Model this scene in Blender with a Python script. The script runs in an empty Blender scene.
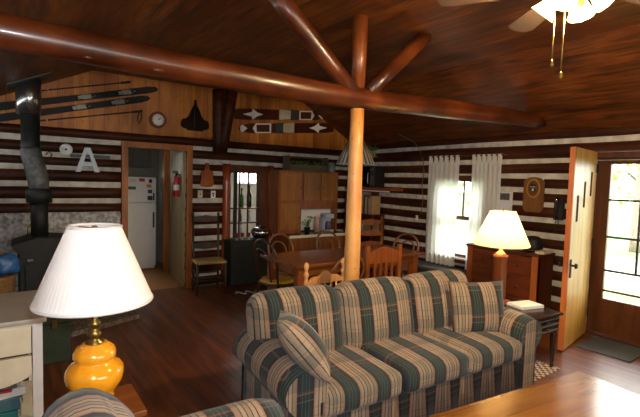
import bpy, bmesh, math, random
from mathutils import Vector, Matrix, noise
random.seed(7)
C = bpy.context.scene.collection
R = math.radians
PI = math.pi

# ------------------------------------------------------------------ camera
CAM_H = 1.6
FOC = 440.0
yw, pt, rl = R(35.5), R(3.7), R(1.7)
FW = Vector((math.sin(yw) * math.cos(pt), math.cos(yw) * math.cos(pt), -math.sin(pt)))
RT0 = Vector((math.cos(yw), -math.sin(yw), 0))
UP0 = RT0.cross(FW)
RT = RT0 * math.cos(rl) + UP0 * math.sin(rl)
UP = RT.cross(FW)
EYE = Vector((0, 0, CAM_H))


def at(x, y, ax, val):
    """point of the room seen at pixel (x, y) on the plane axis ax = val"""
    d = FW * FOC + RT * (x - 320) - UP * (y - 208.5)
    return EYE + d * ((val - EYE[ax]) / d[ax])


cam_d = bpy.data.cameras.new('camera')
cam_d.sensor_width = 36
cam_d.lens = FOC * 36 / 640
cam_d.clip_start = 0.02
cam = bpy.data.objects.new('camera', cam_d)
C.objects.link(cam)
cam.matrix_world = Matrix.Translation(EYE) @ Matrix((RT, UP, -FW)).transposed().to_4x4()
bpy.context.scene.camera = cam

# ------------------------------------------------------------------ materials
MATS = {}


def new_mat(name):
    m = bpy.data.materials.new(name)
    m.use_nodes = True
    nt = m.node_tree
    return m, nt, nt.nodes['Principled BSDF']


def lin(c):
    return tuple(((v / 255) / 12.92 if v / 255 <= 0.04045 else ((v / 255 + 0.055) / 1.055) ** 2.4) for v in c) + (1,)


def nd(nt, t, **kw):
    n = nt.nodes.new(t)
    for k, v in kw.items():
        setattr(n, k, v)
    return n


def math_n(nt, op, a, b=None, c=None):
    n = nd(nt, 'ShaderNodeMath', operation=op)
    for i, v in enumerate((a, b, c)):
        if v is None:
            continue
        if isinstance(v, (int, float)):
            n.inputs[i].default_value = v
        else:
            nt.links.new(v, n.inputs[i])
    return n.outputs[0]


def ramp(nt, fac, stops, interp='LINEAR'):
    r = nd(nt, 'ShaderNodeValToRGB')
    r.color_ramp.interpolation = interp
    el = r.color_ramp.elements
    while len(el) < len(stops):
        el.new(0.5)
    for e, (p, c) in zip(el, stops):
        e.position = p
        e.color = c
    nt.links.new(fac, r.inputs[0])
    return r.outputs[0]


def plain(name, col, rough=0.5, metal=0.0, coat=0.0, vary=0.12, scale=12, trans=0, bump=0.0, spec=0.5):
    """solid colour broken up by soft noise"""
    if name in MATS:
        return MATS[name]
    m, nt, b = new_mat(name)
    c = lin(col)
    tc = nd(nt, 'ShaderNodeTexCoord')
    nz = nd(nt, 'ShaderNodeTexNoise')
    nz.inputs['Scale'].default_value = scale
    nz.inputs['Detail'].default_value = 3
    nt.links.new(tc.outputs['Object'], nz.inputs['Vector'])
    lo = tuple(v * (1 - vary) for v in c[:3]) + (1,)
    hi = tuple(min(1, v * (1 + vary)) for v in c[:3]) + (1,)
    nt.links.new(ramp(nt, nz.outputs[0], [(0.3, lo), (0.7, hi)]), b.inputs['Base Color'])
    b.inputs['Roughness'].default_value = rough
    b.inputs['Metallic'].default_value = metal
    b.inputs['Coat Weight'].default_value = coat
    b.inputs['Specular IOR Level'].default_value = spec
    if bump:
        bp = nd(nt, 'ShaderNodeBump')
        bp.inputs['Strength'].default_value = bump
        bp.inputs['Distance'].default_value = 0.01
        nt.links.new(nz.outputs[0], bp.inputs['Height'])
        nt.links.new(bp.outputs[0], b.inputs['Normal'])
    MATS[name] = m
    return m


def wood(name, c1, c2, axis=0, scale=6, stretch=10, rough=0.45, plank=None, coat=0.0, knots=0.0, gap=(0.02, 0.25), spec=0.5,
         pvar=0.35, bump=0.15, blotch=0.0):
    """grain stretched along axis; plank = (axis, width) cuts it into boards"""
    if name in MATS:
        return MATS[name]
    m, nt, b = new_mat(name)
    tc = nd(nt, 'ShaderNodeTexCoord')
    mp = nd(nt, 'ShaderNodeMapping')
    s = [scale * stretch / 3] * 3
    s[axis] = scale / 3
    mp.inputs['Scale'].default_value = s
    nt.links.new(tc.outputs['Object'], mp.inputs['Vector'])
    vec = mp.outputs[0]
    sx = nd(nt, 'ShaderNodeSeparateXYZ')
    nt.links.new(tc.outputs['Object'], sx.inputs[0])
    if plank:
        k = math_n(nt, 'DIVIDE', sx.outputs[plank[0]], plank[1])
        fl = math_n(nt, 'FLOOR', k)
        fr = math_n(nt, 'FRACT', k)
        wn = nd(nt, 'ShaderNodeTexWhiteNoise', noise_dimensions='1D')
        nt.links.new(fl, wn.inputs['W'])
        off = nd(nt, 'ShaderNodeVectorMath', operation='SCALE')
        nt.links.new(wn.outputs['Color'], off.inputs[0])
        off.inputs['Scale'].default_value = 40
        ad = nd(nt, 'ShaderNodeVectorMath', operation='ADD')
        nt.links.new(vec, ad.inputs[0])
        nt.links.new(off.outputs[0], ad.inputs[1])
        vec = ad.outputs[0]
    nz = nd(nt, 'ShaderNodeTexNoise')
    nz.inputs['Scale'].default_value = 1.0
    nz.inputs['Detail'].default_value = 6
    nz.inputs['Distortion'].default_value = 0.6
    nt.links.new(vec, nz.inputs['Vector'])
    col = ramp(nt, nz.outputs[0], [(0.3, lin(c1)), (0.7, lin(c2))])

    def mul(col, fac, dark):
        mx = nd(nt, 'ShaderNodeMix', data_type='RGBA', blend_type='MULTIPLY')
        nt.links.new(fac, mx.inputs[0])
        nt.links.new(col, mx.inputs[6])
        mx.inputs[7].default_value = (dark, dark * 0.85, dark * 0.75, 1)
        return mx.outputs[2]
    if plank:
        col = mul(col, math_n(nt, 'MULTIPLY', wn.outputs['Value'], 1.0), 1 - pvar)
        col = mul(col, math_n(nt, 'LESS_THAN', fr, gap[0]), gap[1])
    if knots:
        vo = nd(nt, 'ShaderNodeTexVoronoi')
        mp2 = nd(nt, 'ShaderNodeMapping')
        s2 = [4.5] * 3
        s2[axis] = 2.4
        mp2.inputs['Scale'].default_value = s2
        nt.links.new(tc.outputs['Object'], mp2.inputs['Vector'])
        nt.links.new(mp2.outputs[0], vo.inputs['Vector'])
        kf = ramp(nt, vo.outputs['Distance'], [(0.05, (1, 1, 1, 1)), (0.05 + knots, (0, 0, 0, 1))])
        col = mul(col, kf, 0.3)
    if blotch:
        bn = nd(nt, 'ShaderNodeTexNoise')
        bn.inputs['Scale'].default_value = 2.2
        bn.inputs['Detail'].default_value = 4
        nt.links.new(tc.outputs['Object'], bn.inputs['Vector'])
        col = mul(col, ramp(nt, bn.outputs[0], [(0.42, (1, 1, 1, 1)), (0.62, (0, 0, 0, 1))]), 1 - blotch)
    nt.links.new(col, b.inputs['Base Color'])
    b.inputs['Roughness'].default_value = rough
    b.inputs['Coat Weight'].default_value = coat
    b.inputs['Coat Roughness'].default_value = 0.15
    b.inputs['Specular IOR Level'].default_value = spec
    bp = nd(nt, 'ShaderNodeBump')
    bp.inputs['Strength'].default_value = bump
    bp.inputs['Distance'].default_value = 0.01
    nt.links.new(nz.outputs[0], bp.inputs['Height'])
    nt.links.new(bp.outputs[0], b.inputs['Normal'])
    MATS[name] = m
    return m


def plaid(name, period=0.23):
    """woven plaid read from the UV map: u runs across the wide bands, v across the thin ones"""
    m, nt, b = new_mat(name)
    uv = nd(nt, 'ShaderNodeUVMap')
    sp = nd(nt, 'ShaderNodeSeparateXYZ')
    nt.links.new(uv.outputs[0], sp.inputs[0])
    u = math_n(nt, 'FRACT', math_n(nt, 'ADD', math_n(nt, 'DIVIDE', sp.outputs[0], period), 40.0))
    v = math_n(nt, 'FRACT', math_n(nt, 'ADD', math_n(nt, 'DIVIDE', sp.outputs[1], period * 1.05), 40.0))
    dk, nv, tl = lin((44, 50, 48)), lin((38, 42, 50)), lin((66, 84, 82))
    be, be2, og, ln = lin((154, 136, 116)), lin((136, 121, 104)), lin((150, 112, 86)), lin((52, 52, 46))
    st = [(0, nv), (0.08, dk), (0.13, tl), (0.15, dk), (0.22, tl), (0.24, dk), (0.31, tl), (0.33, dk), (0.40, nv),
          (0.45, og), (0.49, be), (0.57, ln), (0.59, be), (0.67, ln), (0.69, be2), (0.77, ln), (0.79, be), (0.87, ln),
          (0.89, be2), (0.965, og)]
    base = ramp(nt, u, st, 'CONSTANT')
    g = lambda x: (x, x, x, 1)
    amt = ramp(nt, v, [(0, g(0.34)), (0.3, g(0.08)), (0.36, g(0.34)), (0.385, g(0.03)), (0.55, g(0.28)), (0.575, g(0.03)),
                       (0.74, g(0.28)), (0.765, g(0.02)), (0.9, g(0.36)), (0.935, g(0.08))], 'CONSTANT')
    vc = ramp(nt, v, [(0, lin((52, 62, 62))), (0.34, lin((60, 56, 50))), (0.72, lin((148, 118, 96))), (0.89, lin((158, 112, 84)))],
              'CONSTANT')
    mx = nd(nt, 'ShaderNodeMix', data_type='RGBA')
    nt.links.new(amt, mx.inputs[0])
    nt.links.new(base, mx.inputs[6])
    nt.links.new(vc, mx.inputs[7])
    nt.links.new(mx.outputs[2], b.inputs['Base Color'])
    b.inputs['Roughness'].default_value = 0.9
    b.inputs['Specular IOR Level'].default_value = 0.1
    b.inputs['Sheen Weight'].default_value = 0.15
    wv = nd(nt, 'ShaderNodeTexNoise')
    wv.inputs['Scale'].default_value = 260
    nt.links.new(uv.outputs[0], wv.inputs['Vector'])
    bp = nd(nt, 'ShaderNodeBump')
    bp.inputs['Strength'].default_value = 0.25
    bp.inputs['Distance'].default_value = 0.003
    nt.links.new(wv.outputs[0], bp.inputs['Height'])
    nt.links.new(bp.outputs[0], b.inputs['Normal'])
    return m


def cloth_trans(name, col, t=0.5, rough=0.8):
    m, nt, b = new_mat(name)
    out = nt.nodes['Material Output']
    tr = nd(nt, 'ShaderNodeBsdfTranslucent')
    tr.inputs['Color'].default_value = lin(col)
    df = nd(nt, 'ShaderNodeBsdfDiffuse')
    df.inputs['Color'].default_value = lin(col)
    mx = nd(nt, 'ShaderNodeMixShader')
    mx.inputs[0].default_value = t
    nt.links.new(df.outputs[0], mx.inputs[1])
    nt.links.new(tr.outputs[0], mx.inputs[2])
    nt.links.new(mx.outputs[0], out.inputs['Surface'])
    return m


def glass_pane(name, tint=(1, 1, 1)):
    m, nt, b = new_mat(name)
    out = nt.nodes['Material Output']
    tr = nd(nt, 'ShaderNodeBsdfTransparent')
    tr.inputs['Color'].default_value = tint + (1,)
    gl = nd(nt, 'ShaderNodeBsdfGlossy')
    gl.inputs['Roughness'].default_value = 0.02
    fr = nd(nt, 'ShaderNodeFresnel')
    fr.inputs['IOR'].default_value = 1.45
    mx = nd(nt, 'ShaderNodeMixShader')
    nt.links.new(fr.outputs[0], mx.inputs[0])
    nt.links.new(tr.outputs[0], mx.inputs[1])
    nt.links.new(gl.outputs[0], mx.inputs[2])
    nt.links.new(mx.outputs[0], out.inputs['Surface'])
    return m


def emit(name, col, s):
    m, nt, b = new_mat(name)
    b.inputs['Base Color'].default_value = lin(col)
    b.inputs['Emission Color'].default_value = lin(col)
    b.inputs['Emission Strength'].default_value = s
    return m


def stone(name, c1, c2, scale=9):
    m, nt, b = new_mat(name)
    tc = nd(nt, 'ShaderNodeTexCoord')
    vo = nd(nt, 'ShaderNodeTexVoronoi', feature='F1')
    vo.inputs['Scale'].default_value = scale
    nz = nd(nt, 'ShaderNodeTexNoise')
    nz.inputs['Scale'].default_value = scale * 2.5
    nz.inputs['Detail'].default_value = 5
    nt.links.new(tc.outputs['Object'], vo.inputs['Vector'])
    nt.links.new(tc.outputs['Object'], nz.inputs['Vector'])
    s = math_n(nt, 'MULTIPLY', nz.outputs[0], 1.0)
    nt.links.new(ramp(nt, s, [(0.38, lin(c1)), (0.55, lin(c2)), (0.75, lin(tuple(min(255, v + 25) for v in c2)))]),
                 b.inputs['Base Color'])
    b.inputs['Roughness'].default_value = 0.9
    bp = nd(nt, 'ShaderNodeBump')
    bp.inputs['Strength'].default_value = 0.6
    bp.inputs['Distance'].default_value = 0.02
    nt.links.new(vo.outputs['Distance'], bp.inputs['Height'])
    nt.links.new(bp.outputs[0], b.inputs['Normal'])
    return m


M_floor = wood('floor_boards', (80, 37, 14), (138, 78, 33), axis=1, scale=5, stretch=12, rough=0.4, plank=(0, 0.085), spec=0.6, coat=0.15)
M_ceil = wood('ceiling_boards', (54, 25, 8), (146, 82, 26), axis=1, scale=7, stretch=9, rough=0.45, plank=(0, 0.19), spec=0.4, gap=(.012, .5), blotch=.3)
M_gable = wood('knotty_pine', (152, 88, 27), (204, 130, 48), axis=2, scale=4, stretch=7, rough=0.5, plank=(0, 0.17), knots=0.14,
               gap=(0.03, 0.35))
M_log = wood('wall_log', (40, 18, 9), (86, 42, 20), axis=0, scale=4, stretch=8, rough=0.5, spec=0.2, blotch=.4)
M_logy = wood('wall_log_side', (44, 21, 11), (86, 42, 22), axis=1, scale=4, stretch=8, rough=0.5, spec=0.25, blotch=.4)
M_chink = plain('chinking', (196, 191, 180), 0.9, vary=0.25, scale=9, bump=0.3)
M_beam = wood('peeled_log', (72, 31, 11), (126, 62, 25), axis=0, scale=3, stretch=7, rough=0.35, coat=0.25, knots=0.07, bump=.5, blotch=.55)
M_king = wood('peeled_log_upright', (104, 50, 18), (156, 84, 36), axis=2, scale=3, stretch=7, rough=0.38, coat=0.2, knots=0.08, bump=.5, blotch=.4)
M_post = wood('pale_peeled_log', (206, 142, 72), (234, 178, 104), axis=2, scale=3, stretch=7, rough=0.4, coat=0.1, knots=0.07, blotch=.2, bump=.3)
M_framez = wood('orange_frame', (130, 72, 24), (176, 104, 42), axis=2, scale=5, rough=0.45)
M_framex = wood('orange_frame_head', (130, 72, 24), (176, 104, 42), axis=0, scale=5, rough=0.45)
M_redlog = wood('red_post', (112, 46, 18), (160, 76, 32), axis=2, scale=4, rough=0.25, coat=0.4)
M_dkframe = wood('dark_frame', (60, 28, 14), (96, 48, 24), axis=2, scale=5, rough=0.4)
M_plankdoor = wood('pine_door', (204, 150, 58), (232, 188, 86), axis=2, scale=4, stretch=8, rough=0.4, plank=(0, 0.2), knots=0.06,
                   gap=(0.03, 0.5), pvar=0.15)
M_dooredge = wood('door_edge', (150, 78, 30), (188, 108, 46), axis=2, scale=5, rough=0.4)
M_storm = wood('storm_door_wood', (72, 37, 14), (108, 60, 24), axis=2, scale=5, rough=0.4)
M_hutch = wood('hutch_wood', (110, 58, 20), (146, 84, 34), axis=2, scale=5, rough=0.4, coat=0.1)
M_hutch2 = wood('hutch_door_wood', (132, 80, 27), (166, 106, 41), axis=2, scale=5, rough=0.4, coat=0.1)
M_table = wood('dining_wood', (104, 54, 22), (144, 82, 38), axis=0, scale=5, rough=0.22, coat=0.5)
M_coffee = wood('coffee_wood', (104, 67, 24), (150, 100, 44), axis=0, scale=3, stretch=9, rough=0.25, coat=.6, spec=.5, plank=(1, 0.15),
                gap=(0.012, 0.5), pvar=0.12)
M_chairred = wood('cherry_chair', (120, 60, 24), (156, 86, 38), axis=2, scale=8, rough=0.35)
M_chairpine = wood('pine_chair', (206, 142, 84), (226, 168, 108), axis=2, scale=8, rough=0.4)
M_bent = wood('bentwood', (110, 66, 32), (140, 88, 46), axis=2, scale=8, rough=0.3)
M_bentdk = wood('dark_bentwood', (44, 26, 16), (66, 40, 24), axis=2, scale=8, rough=0.3)
M_rustic = wood('rustic_chair', (44, 28, 16), (70, 46, 26), axis=2, scale=8, rough=0.5)
M_rush = wood('rush', (150, 118, 66), (186, 152, 92), axis=0, scale=20, rough=0.8)
M_dresser = wood('dresser_wood', (84, 37, 16), (118, 58, 25), axis=1, scale=5, rough=0.35, coat=0.15)
M_dresserdk = wood('dresser_side', (66, 30, 15), (96, 46, 22), axis=2, scale=5, rough=0.4)
M_espresso = wood('espresso_wood', (30, 17, 12), (50, 29, 20), axis=0, scale=6, rough=0.25, coat=0.3)
M_lampwood = wood('reeded_wood', (128, 70, 36), (166, 98, 54), axis=2, scale=6, rough=0.4)
M_sidetable = wood('small_table_wood', (104, 56, 21), (132, 76, 31), axis=0, scale=5, rough=0.4)
M_sofa = plaid('plaid_sofa', 0.232)
M_black = plain('black_iron', (19, 20, 21), 0.6, vary=0.3)
M_blackgloss = plain('black_gloss', (14, 15, 18), 0.15, coat=0.5)
M_pipe = plain('stove_pipe_steel', (36, 38, 40), 0.5, 0.3, vary=0.25)
M_chrome = plain('bright_steel', (150, 152, 158), 0.22, 0.95, vary=0.2, scale=3)
M_silver = plain('silver', (190, 190, 194), 0.2, 1.0)
M_alu = plain('pale_aluminium', (176, 178, 186), 0.4, 0.3, vary=0.1)
M_dullmetal = plain('dull_metal', (112, 112, 112), 0.4, 0.5, vary=0.2)
M_brass = plain('old_brass', (140, 116, 60), 0.3, 0.9)
M_bronze = plain('bronze', (120, 84, 40), 0.35, 0.8)
M_white = plain('white_enamel', (226, 226, 228), 0.3, vary=0.03)
M_cream = plain('cream_paint', (232, 224, 200), 0.45, vary=0.05)
M_deskTop = plain('grey_desk_top', (176, 172, 164), 0.4, vary=0.06, scale=5)
M_orange = plain('orange_glaze', (238, 158, 30), 0.12, coat=0.8, vary=0.06)
M_green = plain('dark_green_paint', (44, 56, 36), 0.6, vary=0.15)
M_dkgreen = plain('blackish_green_paint', (17, 22, 21), 0.65, vary=0.2)
M_yellow = plain('mustard_vinyl', (204, 158, 32), 0.45, vary=0.08)
M_ytarp = plain('yellow_plastic', (208, 176, 40), 0.5)
M_blue = plain('blue_plastic', (58, 112, 176), 0.4)
M_teal = plain('teal_cover', (34, 112, 110), 0.5)
M_teal2 = plain('slate_blue_cover', (70, 108, 120), 0.5)
M_red = plain('red_paint', (176, 26, 24), 0.35)
M_paper = plain('paper', (226, 224, 220), 0.8, vary=0.05)
M_paper2 = plain('old_paper', (206, 196, 172), 0.8, vary=0.1)
M_tan = plain('tan_cover', (168, 138, 96), 0.7)
M_grey = plain('grey_paint', (92, 92, 94), 0.6)
M_mat = plain('grey_doormat', (74, 80, 86), 0.95, vary=0.2, scale=80, bump=0.5)
M_darkgrey = plain('dark_grey', (52, 52, 50), 0.6)
M_basket = wood('wicker', (120, 86, 46), (160, 122, 74), axis=0, scale=20, rough=0.8)
M_leaf = plain('leaf_green', (84, 122, 56), 0.55, vary=0.4, scale=20)
M_leafout = cloth_trans('outdoor_leaf', (110, 150, 60), 0.35)
M_bark = plain('bark', (112, 98, 84), 0.9, vary=0.3, scale=8, bump=0.6)
M_grass = plain('grass', (62, 98, 40), 0.95, vary=0.3, scale=3)
M_gravel = plain('gravel', (122, 118, 106), 0.95, vary=0.1, scale=20)
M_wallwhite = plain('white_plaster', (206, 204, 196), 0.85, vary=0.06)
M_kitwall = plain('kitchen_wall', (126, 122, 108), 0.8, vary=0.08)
M_kitfloor = plain('kitchen_vinyl', (176, 128, 74), 0.4, vary=0.12)
M_olive = wood('olive_door', (122, 102, 62), (146, 124, 78), axis=2, scale=4, rough=0.5)
M_curtain = cloth_trans('white_cotton', (250, 250, 246), 0.55)
M_shadew = cloth_trans('white_pleated_shade', (254, 254, 254), 0.1)
M_shadec = cloth_trans('cream_shade', (255, 232, 184), 0.45)
M_shadeg = plain('grey_pleat', (150, 146, 138), 0.8)
M_shadedk = plain('dark_pleat', (70, 64, 60), 0.8)
M_pane = glass_pane('window_glass')
M_gbottle = plain('green_bottle_glass', (40, 84, 40), 0.08, coat=0.6)
M_bbottle = plain('brown_bottle_glass', (46, 28, 18), 0.08, coat=0.6)
M_cbottle = plain('pale_bottle_glass', (150, 176, 158), 0.08, coat=0.6)
M_ski = plain('black_ski', (17, 18, 22), 0.5, spec=0.2)
M_skibrown = plain('brown_ski', (70, 28, 18), 0.35)
M_stone = stone('whitewashed_stone', (134, 132, 130), (184, 182, 180))
M_hearth = stone('hearth_stone', (96, 86, 76), (136, 126, 114), 14)
M_bulb = emit('lit_bulb', (255, 214, 140), 30)
M_fanglass = emit('lit_fan_glass', (255, 226, 160), 7)
M_blade = plain('grey_fan_blade', (74, 56, 44), 0.5)
M_rug = None

# ------------------------------------------------------------------ mesh helpers


def bx(bm, c, s, rot=None, mi=0, bev=0.0):
    """box with centre c and size s"""
    r = bmesh.ops.create_cube(bm, size=1)
    vs = r['verts']
    if bev:
        pass
    M = Matrix.Diagonal((*s, 1))
    M = (rot.to_4x4() @ M) if rot else M
    M = Matrix.Translation(c) @ M
    bmesh.ops.transform(bm, matrix=M, verts=vs)
    fs = set(f for v in vs for f in v.link_faces)
    for f in fs:
        f.material_index = mi
    if bev:
        es = set(e for v in vs for e in v.link_edges)
        rr = bmesh.ops.bevel(bm, geom=list(es), offset=bev, segments=2, affect='EDGES', profile=0.6)
        for f in rr['faces']:
            f.material_index = mi
    return vs


def b2(bm, a, b, mi=0, bev=0.0):
    """box from corner a to corner b"""
    a, b = Vector(a), Vector(b)
    return bx(bm, (a + b) / 2, [abs(v) for v in (b - a)], mi=mi, bev=bev)


def frame_of(d):
    d = d.normalized()
    x = d.orthogonal().normalized()
    return x, d.cross(x)


def tube(bm, pts, r, seg=10, mi=0, closed=False, caps=True, flat=1.0):
    """swept round bar; r is a number or one radius per point"""
    pts = [Vector(p) for p in pts]
    n = len(pts)
    rs = r if isinstance(r, (list, tuple)) else [r] * n
    rings = []
    px = None
    for i, p in enumerate(pts):
        if closed:
            d = pts[(i + 1) % n] - pts[i - 1]
        else:
            d = pts[min(i + 1, n - 1)] - pts[max(i - 1, 0)]
        d.normalize()
        if px is None:
            px = Vector((0, 0, 1)).cross(d)
            if px.length < 0.05:
                px = Vector((1, 0, 0))
        px = (px - d * px.dot(d)).normalized()
        py = d.cross(px)
        rings.append([bm.verts.new(p + (px * math.cos(2 * PI * k / seg) + py * math.sin(2 * PI * k / seg) * flat) * rs[i])
                      for k in range(seg)])
    m = n if closed else n - 1
    for i in range(m):
        a, b = rings[i], rings[(i + 1) % n]
        for k in range(seg):
            f = bm.faces.new((a[k], a[(k + 1) % seg], b[(k + 1) % seg], b[k]))
            f.material_index = mi
            f.smooth = True
    if caps and not closed:
        f = bm.faces.new(rings[0][::-1]); f.material_index = mi
        f = bm.faces.new(rings[-1]); f.material_index = mi


def cyl(bm, p0, p1, r0, r1=None, seg=16, mi=0):
    tube(bm, [p0, p1], [r0, r0 if r1 is None else r1], seg, mi)


def lathe(bm, prof, c=(0, 0, 0), seg=24, mi=0, mod=None, close=True):
    """turned shape: prof is a list of (radius, z)"""
    c = Vector(c)
    rings = []
    for (r, z) in prof:
        rr = []
        for k in range(seg):
            a = 2 * PI * k / seg
            q = r * (mod(a) if mod else 1)
            rr.append(bm.verts.new(c + Vector((q * math.cos(a), q * math.sin(a), z))))
        rings.append(rr)
    for a, b in zip(rings, rings[1:]):
        for k in range(seg):
            f = bm.faces.new((a[k], a[(k + 1) % seg], b[(k + 1) % seg], b[k]))
            f.smooth = True
            f.material_index = mi
    if close:
        if prof[0][0] > 1e-4:
            f = bm.faces.new(rings[0][::-1]); f.material_index = mi
        if prof[-1][0] > 1e-4:
            f = bm.faces.new(rings[-1]); f.material_index = mi


def prism(bm, pts, ax, a, b, mi=0, smooth=False):
    """outline pts (2-D) pushed from a to b along axis ax (0 x, 1 y, 2 z)"""
    def v3(p, t):
        return {0: (t, p[0], p[1]), 1: (p[0], t, p[1]), 2: (p[0], p[1], t)}[ax]
    A = [bm.verts.new(v3(p, a)) for p in pts]
    B = [bm.verts.new(v3(p, b)) for p in pts]
    n = len(pts)
    for f in [bm.faces.new(A), bm.faces.new(B[::-1])]:
        f.material_index = mi
    for i in range(n):
        f = bm.faces.new((A[i], B[i], B[(i + 1) % n], A[(i + 1) % n]))
        f.material_index = mi
        f.smooth = smooth


def rbox(bm, c, s, rad, n=8, puff=(0, 0, 0), rot=None, mi=0):
    """soft cushion: box with rounded edges and bulging faces"""
    c = Vector(c)
    vs = {}
    h = [v / 2 for v in s]

    def vert(p):
        k = tuple(round(v, 5) for v in p)
        if k not in vs:
            q = [max(-h[i] + rad, min(h[i] - rad, p[i] * h[i])) for i in range(3)]
            d = Vector([p[i] * h[i] - q[i] for i in range(3)])
            w = Vector(q) + (d.normalized() * rad if d.length > 1e-6 else Vector((0, 0, 0)))
            for i in range(3):
                j, l = (i + 1) % 3, (i + 2) % 3
                w[i] += p[i] * puff[i] * math.cos(p[j] * PI / 2) ** 0.7 * math.cos(p[l] * PI / 2) ** 0.7 if abs(p[j]) < 1 and abs(p[l]) < 1 else 0
            if rot:
                w = rot @ w
            vs[k] = bm.verts.new(c + w)
        return vs[k]
    # parameter spacing denser near the edges
    ts = [math.sin((2 * i / n - 1) * PI / 2) for i in range(n + 1)]
    for ax in range(3):
        for sg in (-1, 1):
            for i in range(n):
                for j in range(n):
                    q = []
                    for (u, v) in ((ts[i], ts[j]), (ts[i + 1], ts[j]), (ts[i + 1], ts[j + 1]), (ts[i], ts[j + 1])):
                        p = [0, 0, 0]
                        p[ax] = sg
                        p[(ax + 1) % 3] = u
                        p[(ax + 2) % 3] = v
                        q.append(vert(p))
                    if sg < 0:
                        q.reverse()
                    try:
                        f = bm.faces.new(q)
                        f.smooth = True
                        f.material_index = mi
                    except ValueError:
                        pass


def pillow(bm, w, h, t, n=14):
    """scatter cushion standing in the xz plane"""
    V = {}
    for sg in (-1, 1):
        for i in range(n + 1):
            for j in range(n + 1):
                s, u = 2 * i / n - 1, 2 * j / n - 1
                e = max(0, (1 - s * s)) ** 0.55 * max(0, (1 - u * u)) ** 0.55
                px = s * w / 2 * (1 - 0.07 * (1 - u * u) * 0.9 * abs(s)) if True else 0
                pz = u * h / 2 * (1 - 0.07 * (1 - s * s) * 0.9 * abs(u))
                edge = i in (0, n) or j in (0, n)
                key = (i, j) if edge else (sg, i, j)
                if key not in V:
                    V[key] = bm.verts.new((px, sg * t / 2 * e, pz))
    g = lambda sg, i, j: V[(i, j)] if (i in (0, n) or j in (0, n)) else V[(sg, i, j)]
    for sg in (-1, 1):
        for i in range(n):
            for j in range(n):
                q = [g(sg, i, j), g(sg, i + 1, j), g(sg, i + 1, j + 1), g(sg, i, j + 1)]
                if sg > 0:
                    q.reverse()
                f = bm.faces.new(q)
                f.smooth = True


def logm(bm, p0, p1, r, seg=12, mi=0, wob=0.06, step=0.3, seed=0, flat=1.0, bend=0.0):
    """a log: round bar whose girth and line wander a little"""
    p0, p1 = Vector(p0), Vector(p1)
    L = (p1 - p0).length
    n = max(2, int(L / step) + 1)
    pts, rs = [], []
    for i in range(n + 1):
        t = i / n
        p = p0.lerp(p1, t)
        s = noise.noise(Vector((t * L * 0.9 + seed * 7.3, seed * 3.1, 0)))
        s2 = noise.noise(Vector((t * L * 0.6 + seed * 5.1, 9.0, seed)))
        pts.append(p + Vector((0, 0, s2 * bend)) if abs((p1 - p0).normalized().z) < 0.9 else p + Vector((s2 * bend, 0, 0)))
        rr = r if not isinstance(r, tuple) else r[0] + (r[1] - r[0]) * t
        rs.append(rr * (1 + wob * s * 1.6))
    tube(bm, pts, rs, seg, mi, flat=flat)


def obj(name, bm, mat=None, parent=None, uv=None, smooth=None, loc=None, rotz=None):
    bmesh.ops.recalc_face_normals(bm, faces=bm.faces)
    if smooth is not None:
        for f in bm.faces:
            f.smooth = smooth
    if uv:
        ly = bm.loops.layers.uv.new('uv')
        for f in bm.faces:
            for l in f.loops:
                l[ly].uv = uv(l.vert.co, f.normal)
    me = bpy.data.meshes.new(name)
    bm.to_mesh(me)
    bm.free()
    for m in (mat if isinstance(mat, (list, tuple)) else [mat]):
        if m:
            me.materials.append(m)
    o = bpy.data.objects.new(name, me)
    C.objects.link(o)
    if parent:
        o.parent = parent
    if loc is not None:
        o.location = loc
    if rotz is not None:
        o.rotation_euler = (0, 0, rotz)
    return o


def tag(o, label, cat, group=None):
    o['label'] = label
    o['category'] = cat
    if group:
        o['group'] = group
    return o


def thing(name, label, cat, loc=(0, 0, 0), rotz=0, group=None):
    o = bpy.data.objects.new(name, None)
    C.objects.link(o)
    o.empty_display_size = 0.1
    o.location = loc
    o.rotation_euler = (0, 0, rotz)
    return tag(o, label, cat, group)


def struct(name, bm=None, mat=None, label=None, **kw):
    o = obj(name, bm, mat, **kw)
    o['kind'] = 'structure'
    if label:
        o['label'] = label
    return o


def B():
    return bmesh.new()


def box_part(name, a, b, mat, parent, bev=0.0):
    bm = B()
    b2(bm, a, b, bev=bev)
    return obj(name, bm, mat, parent)


def dup(root, loc, rotz, label, group=None):
    r = root.copy()
    C.objects.link(r)
    r.location = loc
    r.rotation_euler = (0, 0, rotz)
    r['label'] = label
    if group:
        r['group'] = group
    for ch in list(root.children):
        c = ch.copy()
        C.objects.link(c)
        c.parent = r
        for g in ch.children:
            d = g.copy()
            C.objects.link(d)
            d.parent = c
    return r


# ------------------------------------------------------------------ the setting
XL, XR, YF, YB = -0.85, 5.2, -1.6, 6.2
ZF = 2.88


def roofz(x):
    return min(ZF, 2.46 + 0.47 * x, 5.088 - 0.55 * x)


bm = B()
b2(bm, (XL, YF, -0.12), (XR + 0.12, YB + 0.06, 0))
struct('floor', bm, M_floor, 'dark red-brown plank floor of the cabin room')
bm = B()
b2(bm, (0.4, YB + 0.06, -0.12), (2.36, 8.5, 0)); b2(bm, (2.36, YB + 0.06, -0.12), (4.6, 7.42, 0))
struct('floor_kitchen', bm, M_kitfloor, 'tan vinyl kitchen floor beyond the doorway')

# ceiling: flat in the middle, sloping down to both sides
bm = B()
xa, xb = (ZF - 2.46) / 0.47, (5.088 - ZF) / 0.55
prof = [(XL - .1, roofz(XL - .1)), (xa, ZF), (xb, ZF), (XR + .1, roofz(XR + .1))]
prism(bm, prof + [(x, z + 0.08) for x, z in reversed(prof)], 1, YF, YB + 0.1)
struct('ceiling', bm, M_ceil, 'dark stained board ceiling with sloping sides')


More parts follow.
